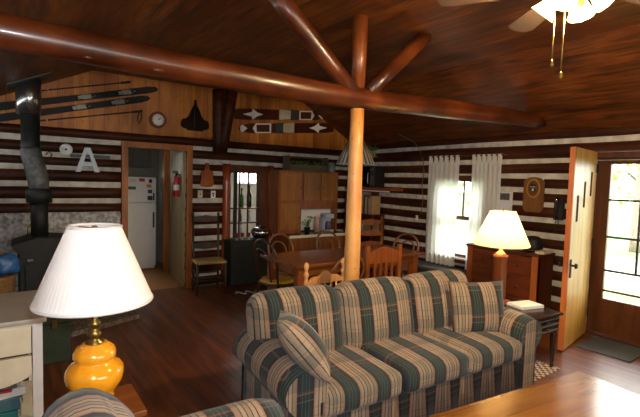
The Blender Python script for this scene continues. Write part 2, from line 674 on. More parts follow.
def log_wall(name, axis, face, sign, ends, chinks, holes, zmin, zmax, label, mats, off=0.04):
    """logs with white chinking. axis: direction the logs run; face: plane of the chinking;
    sign: +1 when the outside lies towards + of the other axis"""
    bm = B()

    def P(t, d, z):
        return (t, face + sign * d, z) if axis == 0 else (face + sign * d, t, z)
    zs = [zmax] + list(chinks) + [zmin]

    def spans(z0, z1):
        ts = [ends]
        for (h0, h1, hz0, hz1) in holes:
            if z0 < hz1 - 0.03 - (.06 if hz0 < -.5 and axis == 1 else 0) and z1 > hz0 + 0.03:
                nt_ = []
                for (s0, s1) in ts:
                    if h0 > s0:
                        nt_.append((s0, min(s1, h0)))
                    if h1 < s1:
                        nt_.append((max(s0, h1), s1))
                ts = nt_
        return [s for s in ts if s[1] - s[0] > 0.02]
    ch = 0.030
    for i in range(len(zs) - 1):
        z1 = zs[i] - (ch if i else 0)
        z0 = zs[i + 1] + (ch if i < len(zs) - 2 else 0)
        hh = (z1 - z0) / 2
        r = math.sqrt(hh * hh + off * off)
        zc = (z0 + z1) / 2
        for k, (s0, s1) in enumerate(spans(z0, z1)):
            logm(bm, P(s0, off, zc), P(s1, off, zc), r, 14, 0, 0.07, 0.22, seed=i * 3 + k + face, bend=0.012)
    # chinking slab behind, cut round the openings
    cuts = sorted(set([zmin, zmax] + [h for q in holes for h in q[2:4] if zmin < h < zmax]))
    for z0, z1 in zip(cuts, cuts[1:]):
        for (s0, s1) in spans(z0, z1):
            b2(bm, P(s0, 0.0, z0), P(s1, 0.09, z1), mi=1)
    return struct(name, bm, mats, label)


DOORX = (1.29, 2.07)
NICHE = (2.74, 3.27, 0.69, 1.70)
log_wall('wall_back', 0, YB, 1, (XL, XR), [2.0, 1.815, 1.655, 1.455, 1.25, 1.06, .875, .70, .55, .36, .17],
         [(DOORX[0], DOORX[1], -1, 1.97), NICHE], 0, 2.10, 'back log wall with white chinking', [M_log, M_chink])
WIN = (3.45, 4.32, 0.55, 1.70)
DOOR = (1.30, 2.20, -1, 2.02)
log_wall('wall_right', 1, XR, 1, (YF, YB), [2.13, 1.905, 1.72, 1.55, 1.385, 1.20, 1.02, .84, .66, .48, .30, .12],
         [WIN, DOOR], 0, 2.26, 'right log wall with white chinking, window and entrance', [M_logy, M_chink])
log_wall('wall_left', 1, XL, -1, (YF, YB), [1.68, 1.5, 1.32, 1.14, .96, .78, .6, .42, .24], [], 0, 1.9,
         'log wall with white chinking on the left side of the room', [M_logy, M_chink])
FILL_WIN = (0.6, 2.4, 0.95, 1.75)  # hole for the added window that brings in frontal daylight
log_wall('wall_front', 0, YF, -1, (XL, XR), [2.0, 1.815, 1.655, 1.455, 1.25, 1.06, .875, .70, .55, .36, .17], [FILL_WIN], 0, 2.2,
         'front log wall behind the viewer', [M_log, M_chink])
bm = B()
prism(bm, [(XL, 1.8), (XR, 2.15), (XR + .05, roofz(XR)), (xb, ZF + .03), (xa, ZF + .03), (XL, roofz(XL))], 1, YF - .1, YF - .02)
struct('wall_front_gable', bm, M_gable, 'board gable behind the viewer')
# pine gable over the back wall
bm = B()
prism(bm, [(XL, 2.08), (XR, 2.08), (XR + .05, roofz(XR)), (xb, ZF + .03), (xa, ZF + .03), (XL, roofz(XL))], 1, YB + .02, YB + .1)
struct('wall_gable', bm, M_gable, 'knotty pine board gable above the back log wall')
bm = B()
logm(bm, (XL, YB, 2.085), (XR, YB, 2.085), 0.055, 14, seed=3, wob=0.05)
struct('trim_1', bm, M_log, 'dark rounded log rail under the pine gable')
# dark upright with a brace on the gable
bm = B()
logm(bm, (2.545, YB - .03, 1.94), (2.53, YB - .03, 2.86), 0.09, 12, seed=5)
logm(bm, (2.575, YB - .06, 1.98), (2.73, YB - .06, 2.86), 0.085, 12, seed=8)
tag(obj('roof_brace', bm, M_log), 'dark forked log brace on the pine gable, left of the short brown skis', 'brace')

# doorway casing
bm = B()
for x in (DOORX[0], DOORX[1]):
    s = -1 if x == DOORX[0] else 1
    b2(bm, (x, YB - .07, 0), (x + s * .075, YB + .1, 2.03))
b2(bm, (DOORX[0], YB - .07, 1.955), (DOORX[1], YB + .1, 2.03))
struct('trim_2', bm, M_framez, 'orange wood casing of the kitchen doorway')

# right entrance: jambs
bm = B()
b2(bm, (XR - .03, DOOR[1] - .0, 0), (XR + .16, DOOR[1] + .06, 2.0))
b2(bm, (XR - .03, DOOR[0] - .06, 0), (XR + .16, DOOR[0], 2.0))
b2(bm, (XR - .05, DOOR[0], 1.925), (XR + .16, DOOR[1], 2.0))
b2(bm, (XR - .02, DOOR[0], -0.02), (XR + .2, DOOR[1], 0.018))
struct('trim_3', bm, M_dkframe, 'brown jambs, head and sill of the entrance')

# storm door with panes
d2 = thing('door_2', 'glazed storm door with wooden rails, closed in the right-hand entrance', 'door', (XR + .09, DOOR[1], 0.02))
d2['kind'] = 'structure'
Y0, Y1 = -.89, -.01
bm = B()
b2(bm, (-.02, Y1 - .14, 0), (.02, Y1, 1.91))
b2(bm, (-.02, Y0, 0), (.02, Y0 + .12, 1.91))
b2(bm, (-.02, Y0 + .12, 1.84), (.02, Y1 - .14, 1.91))
b2(bm, (-.02, Y0 + .12, 0), (.02, Y1 - .14, .385))
b2(bm, (-.026, Y0 + .12, .24), (.0, Y1 - .14, .265))
b2(bm, (-.026, Y0 + .12, .06), (.0, Y1 - .14, .1))
obj('door_frame', bm, M_storm, d2)
for z in (1.46, 1.06, .695, .475):
    box_part('muntin', (-.012, Y0 + .12, z - .011), (.012, Y1 - .14, z + .011), M_storm if z < .6 else M_darkgrey, d2)
for y in (-.44,):
    box_part('muntin', (-.011, y - .01, .70), (.011, y + .01, 1.84), M_darkgrey, d2)
box_part('glass_pane', (-.003, Y0 + .12, .385), (.003, Y1 - .14, 1.84), M_pane, d2)

# open plank door
hin = Vector((XR - .04, DOOR[1] - .03, .015))
tip = Vector((4.47, 2.05, 0.015))
ang = math.atan2(tip.y - hin.y, tip.x - hin.x)
d1 = thing('door_1', 'open pine plank door with three stepped slit windows, standing into the room', 'door', hin, ang)
d1['kind'] = 'structure'
W, H = 0.80, 1.97
slits = [(.62, 1.25, 1.51), (.40, 1.385, 1.65), (.17, 1.50, 1.755)]
bm = B()
xs = [0.0]
for (x, z0, z1) in sorted(slits):
    xs += [x - .038, x + .038]
xs.append(W - .028)
for i in range(len(xs) - 1):
    a, b = xs[i], xs[i + 1]
    hole = [s for s in slits if abs((a + b) / 2 - s[0]) < .01]
    if hole:
        b2(bm, (a, -.022, 0), (b, .022, hole[0][1]))
        b2(bm, (a, -.022, hole[0][2]), (b, .022, H))
    else:
        b2(bm, (a, -.022, 0), (b, .022, H))
obj('door_panel', bm, M_plankdoor, d1)
box_part('door_edge', (W - .028, -.024, 0), (W, .024, H), M_dooredge, d1)
for (x, z0, z1) in slits:
    box_part('slit_window', (x - .038, -.020, z0), (x + .038, .020, z1), plain('slit_glass', (52, 36, 22), 0.9, spec=0.05), d1)
bm = B()
# the photographed face is the one turned to the camera (local +y side)
for s in (1, -1):
    b2(bm, (W - .085, s * .022, .71), (W - .055, s * .032, .89))
    cyl(bm, (W - .07, s * .03, .83), (W - .07, s * .075, .83), .009)
    lathe_pts = None
    cyl(bm, (W - .07, s * .065, .83), (W - .07, s * .085, .83), .027, .02)
box_h = obj('door_handle', bm, M_black, d1)
for z in (.2, .95, 1.75):
    bm = B()
    cyl(bm, (0.0, .03, z), (0.0, .03, z + .09), .009)
    obj('hinge', bm, M_black, d1)

# ------------------------------------------------------------------ kitchen and pantry beyond the back wall
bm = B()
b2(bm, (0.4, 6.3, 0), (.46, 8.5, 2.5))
b2(bm, (1.35, 8.42, 0), (2.3, 8.5, 2.5)); b2(bm, (0.46, 8.42, 0), (1.35, 8.5, 1.45)); b2(bm, (0.46, 8.42, 1.95), (1.35, 8.5, 2.5))  # unseen gap added in the far wall to brighten the kitchen
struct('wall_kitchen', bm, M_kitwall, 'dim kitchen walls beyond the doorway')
bm = B()
b2(bm, (2.30, 6.3, 0), (2.36, 8.42, 2.5))
b2(bm, (2.36, 7.35, 0), (3.36, 7.42, 2.5)); b2(bm, (3.80, 7.35, 0), (3.95, 7.42, 2.5)); b2(bm, (3.95, 7.35, 0), (4.54, 7.42, .9)); b2(bm, (3.95, 7.35, 2.2), (4.54, 7.42, 2.5))  # hidden opening at the right added so daylight reaches the pantry
b2(bm, (3.36, 7.35, 0), (3.80, 7.42, 1.49)); b2(bm, (3.36, 7.35, 1.95), (3.80, 7.42, 2.5))
b2(bm, (4.54, 6.3, 0), (4.6, 7.42, 2.5))
struct('wall_pantry', bm, M_wallwhite, 'white plaster wall behind the bottle shelves')
bm = B()
b2(bm, (.4, 6.3, 2.5), (2.36, 8.5, 2.56)); b2(bm, (2.36, 6.3, 2.5), (4.6, 7.42, 2.56))
struct('ceiling_kitchen', bm, M_wallwhite, 'kitchen ceiling beyond the log wall')
w4 = thing('window_3', 'small bright pantry window seen above the bottles', 'window', (3.58, 7.385, 1.49))
w4['kind'] = 'structure'
bm = B()
for x in (-.22, -.07, .07, .2):
    b2(bm, (x, -.02, 0), (x + .02, .02, .46))
b2(bm, (-.2, -.018, 0), (.2, .018, .015)); b2(bm, (-.2, -.018, .2), (.2, .018, .215))
obj('window_frame', bm, M_white, w4)
box_part('window_pane', (-.21, -.004, 0), (.21, .004, .46), M_pane, w4)

# ------------------------------------------------------------------ right window
w1 = thing('window_1', 'double-hung window between the white curtains', 'window', (XR + .05, (WIN[0] + WIN[1]) / 2, WIN[2]))
w1['kind'] = 'structure'
hw, hh = (WIN[1] - WIN[0]) / 2, WIN[3] - WIN[2]
bm = B()
for s in (-1, 1):
    b2(bm, (-.1, s * hw, -.02), (.06, s * (hw - .05), hh + .02))
b2(bm, (-.1, -hw, hh - .06), (.06, hw, hh + .02))
b2(bm, (-.12, -hw - .03, -.05), (.06, hw + .03, .0))
obj('window_frame', bm, M_dkframe, w1)
box_part('window_sill', (-.15, -hw - .02, -.0), (.05, hw + .02, .022), plain('pale_sill', (200, 190, 170), .5), w1)
bm = B()
z = hh * .5
b2(bm, (-.02, -hw + .05, z - .028), (.03, hw - .05, z + .028))
for s in (-1, 1):
    b2(bm, (-.02, s * (hw - .05), .02), (.03, s * (hw - .085), hh - .06))
b2(bm, (-.02, -hw + .05, .02), (.03, hw - .05, .06))
b2(bm, (-.0, -.012, z), (.02, .012, hh - .06))
obj('sash', bm, M_dkframe, w1)
box_part('window_pane', (.003, -hw + .06, .03), (.008, hw - .06, hh - .06), M_pane, w1)
# unseen window added behind the viewer to fill the room with daylight
w2 = thing('fill_window', 'wide unseen window added in the front wall for fill daylight', 'window', ((FILL_WIN[0] + FILL_WIN[1]) / 2, YF - .05, FILL_WIN[2]))
w2['kind'] = 'structure'
bm = B()
hw, hh = (FILL_WIN[1] - FILL_WIN[0]) / 2, FILL_WIN[3] - FILL_WIN[2]
for x in (-hw, -hw / 3, hw / 3, hw):
    b2(bm, (x - .03, -.06, 0), (x + .03, .06, hh))
b2(bm, (-hw, -.06, -.03), (hw, .06, .03)); b2(bm, (-hw, -.06, hh - .03), (hw, .06, hh + .03))
obj('window_frame', bm, M_dkframe, w2)
box_part('window_pane', (-hw, -.004, 0), (hw, .004, hh), M_pane, w2)

# ------------------------------------------------------------------ roof timbers
bm = B()
ctr = [(XL + .02, 2.29), (0, 2.285), (.9, 2.262), (1.9, 2.245), (2.7, 2.27), (3.5, 2.305), (4.3, 2.335), (5.06, 2.345)]
pts, rs = [], []
for i in range(31):
    x = XL + .02 + (5.06 - XL - .02) * i / 30
    for (xa_, za), (xb_, zb) in zip(ctr, ctr[1:]):
        if xa_ <= x <= xb_ + 1e-6:
            z = za + (zb - za) * (x - xa_) / (xb_ - xa_)
            break
    s = noise.noise(Vector((x * 1.6, 4, 0)))
    pts.append((x, 2.72, z))
    rs.append((.086 - (.02 * max(0, (x - 4.3) / .8))) * (1 + .09 * s))
tube(bm, pts, rs, 18)
for k in range(26):
    i = random.randrange(1, 29)
    a = random.uniform(-2.6, .6)
    q = Vector(pts[i]) + Vector((random.uniform(-.1, .1), math.cos(a) * rs[i] * .93, math.sin(a) * rs[i] * .93))
    bmesh.ops.create_icosphere(bm, subdivisions=2, radius=random.uniform(.014, .026), matrix=Matrix.Translation(q) @ Matrix.Diagonal((1.5, .7, .7, 1)))
tag(obj('tie_beam', bm, M_beam), 'long peeled log tie beam crossing the room under the ceiling', 'beam')
bm = B()
logm(bm, (2.275, 2.72, 2.33), (2.275, 2.72, ZF), (.055, .064), 14, seed=2)
tag(obj('king_post', bm, M_king), 'short upright log standing on the tie beam between the two slanting logs', 'post')
bm = B()
logm(bm, (2.19, 2.70, 2.30), (1.46, 2.70, ZF), (.066, .074), 14, seed=4)
tag(obj('beam_strut', bm, M_beam), 'slanting log strut rising left from the tie beam', 'strut')
bm = B()
logm(bm, (2.36, 2.70, 2.30), (3.0, 2.70, ZF), (.058, .066), 14, seed=6)
tag(obj('beam_strut', bm, M_beam), 'slanting log strut rising right from the tie beam', 'strut')
bm = B()
logm(bm, (2.275, 2.72, 0), (2.275, 2.72, 2.17), (.068, .056), 16, seed=9, wob=.04)
tag(obj('support_post', bm, M_post), 'pale peeled log post behind the plaid sofa, holding up the tie beam', 'post')

# ------------------------------------------------------------------ ceiling fan
FC = Vector((2.33, 1.13, 0))
fan = thing('ceiling_fan', 'ceiling fan with lit glass shades and pull chains', 'ceiling fan', (FC.x, FC.y, ZF))
bm = B()
lathe(bm, [(.075, 0), (.07, -.03), (.015, -.05), (.015, -.18), (.05, -.19), (.11, -.21), (.12, -.27), (.1, -.31), (.05, -.33), (.05, -.37), (.03, -.39), (.0, -.395)], seg=24)
obj('motor', bm, M_bronze, fan)
for k in range(5):
    a = R(54 + 72 * k)
    bm = B()
    rot = Matrix.Rotation(a, 4, 'Z') @ Matrix.Rotation(R(11), 4, 'X')
    prism(bm, [(.17, -.045), (.3, -.06), (.6, -.075), (.65, -.06), (.67, 0), (.65, .06), (.6, .075), (.3, .06), (.17, .045)], 2, -.004, .004)
    bmesh.ops.transform(bm, matrix=Matrix.Translation((0, 0, -.27)) @ rot, verts=bm.verts)
    bl = obj('blade', bm, M_blade, fan)
    bm = B()
    tube(bm, [Vector((math.cos(a) * q, math.sin(a) * q, -.275)) for q in (.1, .15, .24)], .014, 8, flat=.5)
    obj('blade_bracket', bm, M_bronze, bl)
for k, a in enumerate((R(100), R(-80), R(10), R(190))):
    d = Vector((math.cos(a), math.sin(a), 0))
    bm = B()
    tube(bm, [d * .04 + Vector((0, 0, -.31)), d * .075 + Vector((0, 0, -.31)), d * .085 + Vector((0, 0, -.33))], .01, 8)
    arm = obj('light_arm', bm, M_bronze, fan)
    ax = (d * .75 + Vector((0, 0, -.8))).normalized()
    q = Vector((0, 0, 1)).rotation_difference(ax).to_matrix().to_4x4()
    bm = B()
    lathe(bm, [(.025, 0), (.032, .02), (.042, .05), (.055, .08), (.066, .1)], seg=20, close=False, mod=lambda t: 1 + .04 * math.cos(8 * t))
    bmesh.ops.transform(bm, matrix=Matrix.Translation(d * .08 + Vector((0, 0, -.305))) @ q, verts=bm.verts)
    obj('light_shade', bm, M_fanglass, fan)
    bm = B()
    bmesh.ops.create_uvsphere(bm, u_segments=12, v_segments=8, radius=.022)
    bmesh.ops.transform(bm, matrix=Matrix.Translation(d * .08 + Vector((0, 0, -.305)) + ax * .055), verts=bm.verts)
    obj('bulb', bm, M_bulb, fan, smooth=True)
for (dx, dy, zt) in ((-.067, .056, 2.215), (-.05, .015, 2.15)):
    bm = B()
    L = ZF - zt
    tube(bm, [(dx, dy, -.34), (dx, dy, -L)], .0035, 6)
    ch = obj('pull_chain', bm, M_brass, fan)
    bm = B()
    lathe(bm, [(.003, .03), (.008, .024), (.006, .016), (.011, .006), (.009, -.004), (0, -.01)], (dx, dy, -L), 12)
    obj('chain_knob', bm, M_brass, ch)

# ------------------------------------------------------------------ plaid seating


def uvx(co, n):
    return (co.x, co.z + co.y)


def make_seat(name, label, cat, inner, n, loc, rotz, D=.86, hback=.86, uoff=0.0):
    t = thing(name, label, cat, loc, rotz)
    aw = .21
    X = inner / 2
    bm = B()
    # skirt with soft puckers
    def skirt(bm):
        N = 60
        top, bot = [], []
        path = []
        for i in range(N + 1):
            x = -X - .1 + (inner + .2) * i / N
            path.append((x, .02 + .02 * math.sin(x * 27), 0))
        for (x, y, z) in path:
            top.append(bm.verts.new((x, .03, .29)))
            bot.append(bm.verts.new((x, y, .02)))
        for i in range(N):
            f = bm.faces.new((bot[i], bot[i + 1], top[i + 1], top[i])); f.smooth = True
        bb = [bm.verts.new((-X - .1, D - .08, z)) for z in (.02, .29)] + [bm.verts.new((X + .1, D - .08, z)) for z in (.02, .29)]
        bm.faces.new((bot[0], top[0], bb[1], bb[0]))
        bm.faces.new((bot[-1], bb[2], bb[3], top[-1]))
        bm.faces.new((bb[0], bb[1], bb[3], bb[2]))
        bm.faces.new(top + [bb[3], bb[1]])
        bm.faces.new(bot[::-1] + [bb[0], bb[2]])
    skirt(bm)
    obj('skirt', bm, M_sofa, t, uv=lambda co, nn: (co.x + uoff, co.z + co.y * .3))
    w = inner / n
    for i in range(n):
        cx = -X + w * (i + .5)
        bm = B()
        rbox(bm, (cx, .31 + (D - .86) / 2, .365), (w - .006, .70 + D - .86, .165), .05, 10, (.0, .012, .018))
        obj('seat_cushion', bm, M_sofa, t, uv=lambda co, nn: (co.x + uoff, co.y - co.z))
    for i in range(n):
        cx = -X + w * (i + .5)
        bm = B()
        rot = Matrix.Rotation(R(-13), 3, 'X')
        cx = (cx / X * (X + .09) - .075) if n > 1 else 0
        rbox(bm, (cx, D - .285, .61), (w + .01 + .18 / n, .24 if n > 1 else .27, .49), .095 if n > 1 else .13, 10, (.0, .03, .02), rot)
        obj('back_cushion', bm, M_sofa, t, uv=lambda co, nn: (co.x + uoff, co.z * 1.02))
    bm = B()
    rbox(bm, (-.03 if n > 1 else 0, D - .14, .41), (inner + .16, .2, .72), .07, 8, (0, 0, .0))
    obj('back_frame', bm, M_sofa, t, uv=lambda co, nn: (co.x + uoff, co.z))
    for s in (-1, 1):
        bm = B()
        prof = []
        # rolled arm outline in the x-z plane, s towards the outside
        cx, cz, r = .098, .472, .13
        prof.append((.008, .02)); prof.append((.008, .40))
        for k in range(15):
            a = R(215 - 250 * k / 14)
            prof.append((cx + .0 + r * 1.08 * math.cos(a), cz + r * math.sin(a)))
        prof.append((.165, .345)); prof.append((.165, .2)); prof.append((.17, .02))
        pts = [(s * (X - .01 + p[0]), p[1]) for p in prof]
        N = 12
        rings = []
        for j in range(N + 1):
            y = -.015 + (D - .10) * j / N
            sc = 1.0 if 0 < j < N else .93
            yy = y + (.0 if j else -.0)
            ring = []
            mx_, mz_ = s * (X + .09), .35
            for (px_, pz_) in pts:
                ring.append(bm.verts.new((mx_ + (px_ - mx_) * sc, yy + (-.018 if j == 0 else 0), mz_ + (pz_ - mz_) * (sc if pz_ > .1 else 1) + .012 * math.sin(y * 3))))
            rings.append(ring)
        m = len(pts)
        for a_, b_ in zip(rings, rings[1:]):
            for k in range(m):
                f = bm.faces.new((a_[k], a_[(k + 1) % m], b_[(k + 1) % m], b_[k]))
                f.smooth = True
        bm.faces.new(rings[0]); bm.faces.new(rings[-1][::-1])
        obj('armrest', bm, M_sofa, t, uv=lambda co, nn: ((co.x * 1.0 + .125, co.z) if abs(nn.y) > .8 else (co.y * 1.0 + .05, co.z + abs(co.x) * 1.0)))
    # stubby feet
    for sx in (-1, 1):
        for y in (.08, D - .14):
            bm = B()
            cyl(bm, (sx * (X + .06), y, 0), (sx * (X + .06), y, .05), .022, .03, 12)
            obj('foot', bm, M_espresso, t)
    return t


sofa = make_seat('sofa', 'three-seat plaid sofa with rolled arms in the middle of the room', 'sofa', 1.80, 3, (2.275, 1.83, 0), R(-4), uoff=.06)
chair = make_seat('armchair', 'plaid armchair at the bottom left, next to the orange lamp', 'armchair', .56, 1, (.925, 1.275, 0), R(90), D=1.0, uoff=.03)
chair.scale = (1, 1, 1.06)

bm = B()
pillow(bm, .42, .43, .2)
p1 = obj('throw_pillow', bm, M_sofa, uv=lambda co, nn: (co.x + .135, co.z + .1))
p1.rotation_euler = (R(-42), R(8), R(58))
p1.location = (1.35, 2.02, .675)
tag(p1, 'plaid throw pillow slumped against the left arm of the sofa', 'pillow', )
bm = B()
pillow(bm, .48, .42, .16)
p2 = obj('throw_pillow', bm, M_sofa, uv=lambda co, nn: (co.x + .1, co.z + .05))
p2.rotation_euler = (R(-16), 0, R(-24))
p2.location = (3.03, 2.05, .63)
tag(p2, 'plaid throw pillow propped at the right arm of the sofa', 'pillow')

# ------------------------------------------------------------------ coffee table
ca = R(-7)
ct = thing('coffee_table', 'polished honey wood coffee table at the lower right', 'table', (0, 0, 0), ca)
cr = Vector((3.0, 1.27, 0))
ct.location = cr + Matrix.Rotation(ca, 3, 'Z') @ Vector((-.64, -.33, 0))
bm = B()
b2(bm, (-.64, -.33, .385), (.64, .33, .42), bev=.006)
obj('tabletop', bm, M_coffee, ct)
for sx in (-1, 1):
    for sy in (-1, 1):
        bm = B()
        bx(bm, (sx * .57, sy * .26, .19), (.06, .06, .385), bev=.005)
        obj('leg', bm, M_coffee, ct)
bm = B()
for sy in (-1, 1):
    b2(bm, (-.54, sy * .27 - .01, .30), (.54, sy * .27 + .01, .383))
for sx in (-1, 1):
    b2(bm, (sx * .58 - .01, -.23, .30), (sx * .58 + .01, .23, .383))
obj('apron', bm, M_coffee, ct)

# ------------------------------------------------------------------ end table with book and lamp
ET = Vector((3.755, 2.20, .009))
et = thing('end_table', 'dark espresso end table beside the right arm of the sofa', 'table', ET, R(-3))
bm = B()
b2(bm, (-.22, -.36, .475), (.22, .36, .50), bev=.005)
obj('tabletop', bm, M_espresso, et)
bm = B()
b2(bm, (-.195, -.335, .33), (.195, .335, .475))
ap = obj('apron', bm, M_espresso, et)
bm = B()
for z in (.345, .395, .445):
    b2(bm, (-.19, -.345, z), (.19, -.33, z + .016))
obj('molding', bm, plain('pewter_edge', (120, 116, 112), .25, .4), ap)
for z in (.375, .427):
    bm = B()
    bmesh.ops.create_uvsphere(bm, u_segments=10, v_segments=8, radius=.011)
    bmesh.ops.translate(bm, verts=bm.verts, vec=(.0, -.35, z))
    obj('knob', bm, M_black, et, smooth=True)
for sx in (-1, 1):
    for sy in (-1, 1):
        bm = B()
        lathe(bm, [(.012, 0), (.018, .02), (.012, .04), (.016, .06), (.028, .3), (.03, .33)], (sx * .17, sy * .31, 0), 12)
        obj('leg', bm, M_espresso, et)
bm = B()
b2(bm, (-.13, -.09, 0), (.13, .09, .022), bev=.004)
b2(bm, (-.125, -.088, .022), (.128, .085, .028))
mg = obj('magazine', bm, M_paper, None, loc=(3.82, 2.105, .51), rotz=R(-14))
tag(mg, 'white magazine lying on the dark end table by the lamp foot', 'magazine')

lamp = thing('table_lamp', 'lit table lamp with reeded wooden column and cream shade, on the end table', 'lamp', (3.725, 2.315, .51))
bm = B()
b2(bm, (-.075, -.075, 0), (.075, .075, .03), bev=.004)
obj('base', bm, M_lampwood, lamp)
bm = B()
N = 48
prof = [(.047, .03), (.047, .42), (.051, .425), (.051, .45)]
lathe(bm, prof, seg=N, mod=lambda a: (1 / max(abs(math.cos(a)), abs(math.sin(a)))) ** .75 * (1 + .03 * math.cos(a * 24)))
obj('column', bm, M_lampwood, lamp)
bm = B()
lathe(bm, [(.05, .45), (.042, .463), (.02, .485), (.012, .51), (.012, .56)], seg=20)
obj('neck', bm, wood('pale_cap', (200, 150, 96), (220, 172, 116), 2, 6), lamp)
bm = B()
lathe(bm, [(.242, .54), (.246, .55), (.115, .845), (.112, .855)], seg=40, close=False)
sh = obj('lamp_shade', bm, M_shadec, lamp)
bm = B()
for k in range(3):
    a = 2 * PI * k / 3
    tube(bm, [(0, 0, .845), (.112 * math.cos(a), .112 * math.sin(a), .845)], .003, 6)
tube(bm, [(0, 0, .56), (0, 0, .855)], .004, 6)
lathe(bm, [(.006, .85), (.009, .86), (.003, .875), (0, .88)], seg=10)
obj('harp', bm, M_brass, lamp)
bm = B()
bmesh.ops.create_uvsphere(bm, u_segments=14, v_segments=10, radius=.03)
bmesh.ops.translate(bm, verts=bm.verts, vec=(.02, 0, .66))
obj('bulb', bm, M_bulb, lamp, smooth=True)

# ------------------------------------------------------------------ side table and orange lamp
TZ = .665
stb = thing('side_table', 'small orange-brown wooden side table under the orange lamp', 'table', (.305, 1.905, 0))
bm = B()
b2(bm, (-.14, -.135, TZ - .025), (.14, .135, TZ), bev=.004)
obj('tabletop', bm, M_sidetable, stb)
for sx in (-1, 1):
    for sy in (-1, 1):
        box_part('leg', (sx * .1 - .02, sy * .1 - .02, 0), (sx * .1 + .02, sy * .1 + .02, TZ - .025), M_sidetable, stb)
bm = B()
for sy in (-1, 1):
    b2(bm, (-.08, sy * .1 - .01, TZ - .09), (.08, sy * .1 + .01, TZ - .025))
obj('apron', bm, M_sidetable, stb)

ol = thing('table_lamp', 'unlit lamp with white pleated shade and orange ceramic base', 'lamp', (.287, 1.965, TZ + .008))
bm = B()
lathe(bm, [(.06, 0), (.075, .012), (.068, .03), (.085, .055), (.106, .095), (.111, .13), (.107, .155), (.09, .18), (.074, .192),
           (.073, .2), (.081, .215), (.08, .235), (.07, .258), (.05, .275), (.045, .28)], seg=64,
      mod=lambda a: 1 + .008 * math.cos(a * 10))
for v in bm.verts:
    v.co.z = (.28 - (.28 - v.co.z) * .839) - .045
obj('ceramic_base', bm, M_orange, ol)
bm = B()
lathe(bm, [(.036, .28), (.036, .292), (.016, .30), (.018, .306), (.030, .322), (.018, .338), (.014, .345), (.023, .358), (.023, .37), (.012, .38), (.012, .42), (.02, .43), (.02, .47)], seg=20)
bmesh.ops.translate(bm, verts=bm.verts, vec=(0, 0, -.05))
obj('brass_neck', bm, M_brass, ol)
bm = B()
lathe(bm, [(.216, .455), (.219, .465), (.101, .755), (.098, .765)], seg=220, close=False, mod=lambda a: 1 + .006 * math.cos(a * 72))
bmesh.ops.translate(bm, verts=bm.verts, vec=(0, 0, -.05))
sh = obj('lamp_shade', bm, M_shadew, ol)
bm = B()
tube(bm, [(.098 * math.cos(2 * PI * k / 40), .098 * math.sin(2 * PI * k / 40), .763) for k in range(40)], .006, 8, closed=True)
bmesh.ops.translate(bm, verts=bm.verts, vec=(0, 0, -.05))
obj('top_trim', bm, M_white, sh)
bm = B()
tube(bm, [(.217 * math.cos(2 * PI * k / 60), .217 * math.sin(2 * PI * k / 60), .461) for k in range(60)], .007, 8, closed=True)
bmesh.ops.translate(bm, verts=bm.verts, vec=(0, 0, -.05))
obj('bottom_trim', bm, M_white, sh)
bm = B()
for k in range(3):
    a = 2 * PI * k / 3
    tube(bm, [(0, 0, .757), (.098 * math.cos(a), .098 * math.sin(a), .757)], .003, 6)
tube(bm, [(0, 0, .47), (0, 0, .76)], .004, 6)
lathe(bm, [(.012, .757), (.012, .765), (0, .768)], seg=10)
bmesh.ops.translate(bm, verts=bm.verts, vec=(0, 0, -.05))
obj('harp', bm, M_brass, ol)

# ------------------------------------------------------------------ cream desk at the left and what is under it
DX1, DY0, DY1, DZ = .18, 2.98, 3.72, .75
dk = thing('kitchen_table', 'cream painted table with drawers and grey top at the left edge', 'table', (DX1 - .5, DY0, 0))
bm = B()
b2(bm, (-.52, 0, DZ - .03), (.5, DY1 - DY0, DZ), bev=.008)
obj('tabletop', bm, M_deskTop, dk)
bm = B()
b2(bm, (-.5, .02, DZ - .05), (.45, .70, DZ - .03))
b2(bm, (-.5, .66, .42), (.45, .69, DZ - .05)); b2(bm, (.43, .05, .42), (.455, .69, DZ - .05))
obj('case', bm, M_cream, dk)
bm = B()
b2(bm, (-.46, .015, .545), (.425, .04, .705), bev=.004)
dr_ = obj('drawer', bm, M_cream, dk)
bm = B()
pts = [(-.46, .53), (.425, .53), (.425, .42), (.40, .40), (.36, .385), (.30, .37), (-.1, .36), (-.46, .36)]
prism(bm, pts, 1, .015, .04)
obj('drawer', bm, M_cream, dk)
for x0, x1 in ((-.5, -.46), (.43, .48)):
    for y0, y1 in ((.01, .06), (.65, .70)):
        box_part('leg', (x0, y0, 0), (x1, y1, DZ - .03), M_white, dk)
box_part('lower_shelf', (-.5, .06, .10), (.45, .66, .125), M_cream, dk)
gx = DX1 - .5
stack = [('binder', M_teal, .125, .065, 'dark teal binder, lowest of the stack under the cream table', 'binder'),
         ('binder', M_teal2, .19, .07, 'slate blue binder above the teal one under the cream table', 'binder'),
         ('paper_stack', M_paper, .26, .05, 'loose white papers on the binders under the cream table', 'paper'),
         ('booklet', M_red, .31, .014, 'thin red booklet on the papers under the cream table', 'booklet'),
         ('notebook', M_grey, .324, .035, 'grey spiral notebook topping the stack under the cream table', 'notebook')]
for i, (nm, mt, z, h, lb, cat) in enumerate(stack):
    t = thing(nm, lb, cat, (-.20, 3.22, z), R((-2, 3, 8, -4, 1)[i]))
    bm = B()
    w_ = (.24, .24, .26, .22, .23)[i]
    b2(bm, (-.2, -.15, .0), (w_, .15, h - .001), bev=.003)
    obj('cover', bm, mt, t)
    if nm in ('binder', 'notebook'):
        bm = B()
        for k in range(9):
            y = -.13 + .0325 * k
            pts = [(w_ + .004 + .012 * math.cos(a), y, h / 2 + .016 * math.sin(a)) for a in [2 * PI * q / 10 for q in range(10)]]
            tube(bm, pts, .0022, 5, closed=True)
        obj('wire_spiral', bm, M_silver, t)
bm = B()
b2(bm, (-.012, -.1, 0), (.012, .1, .11))
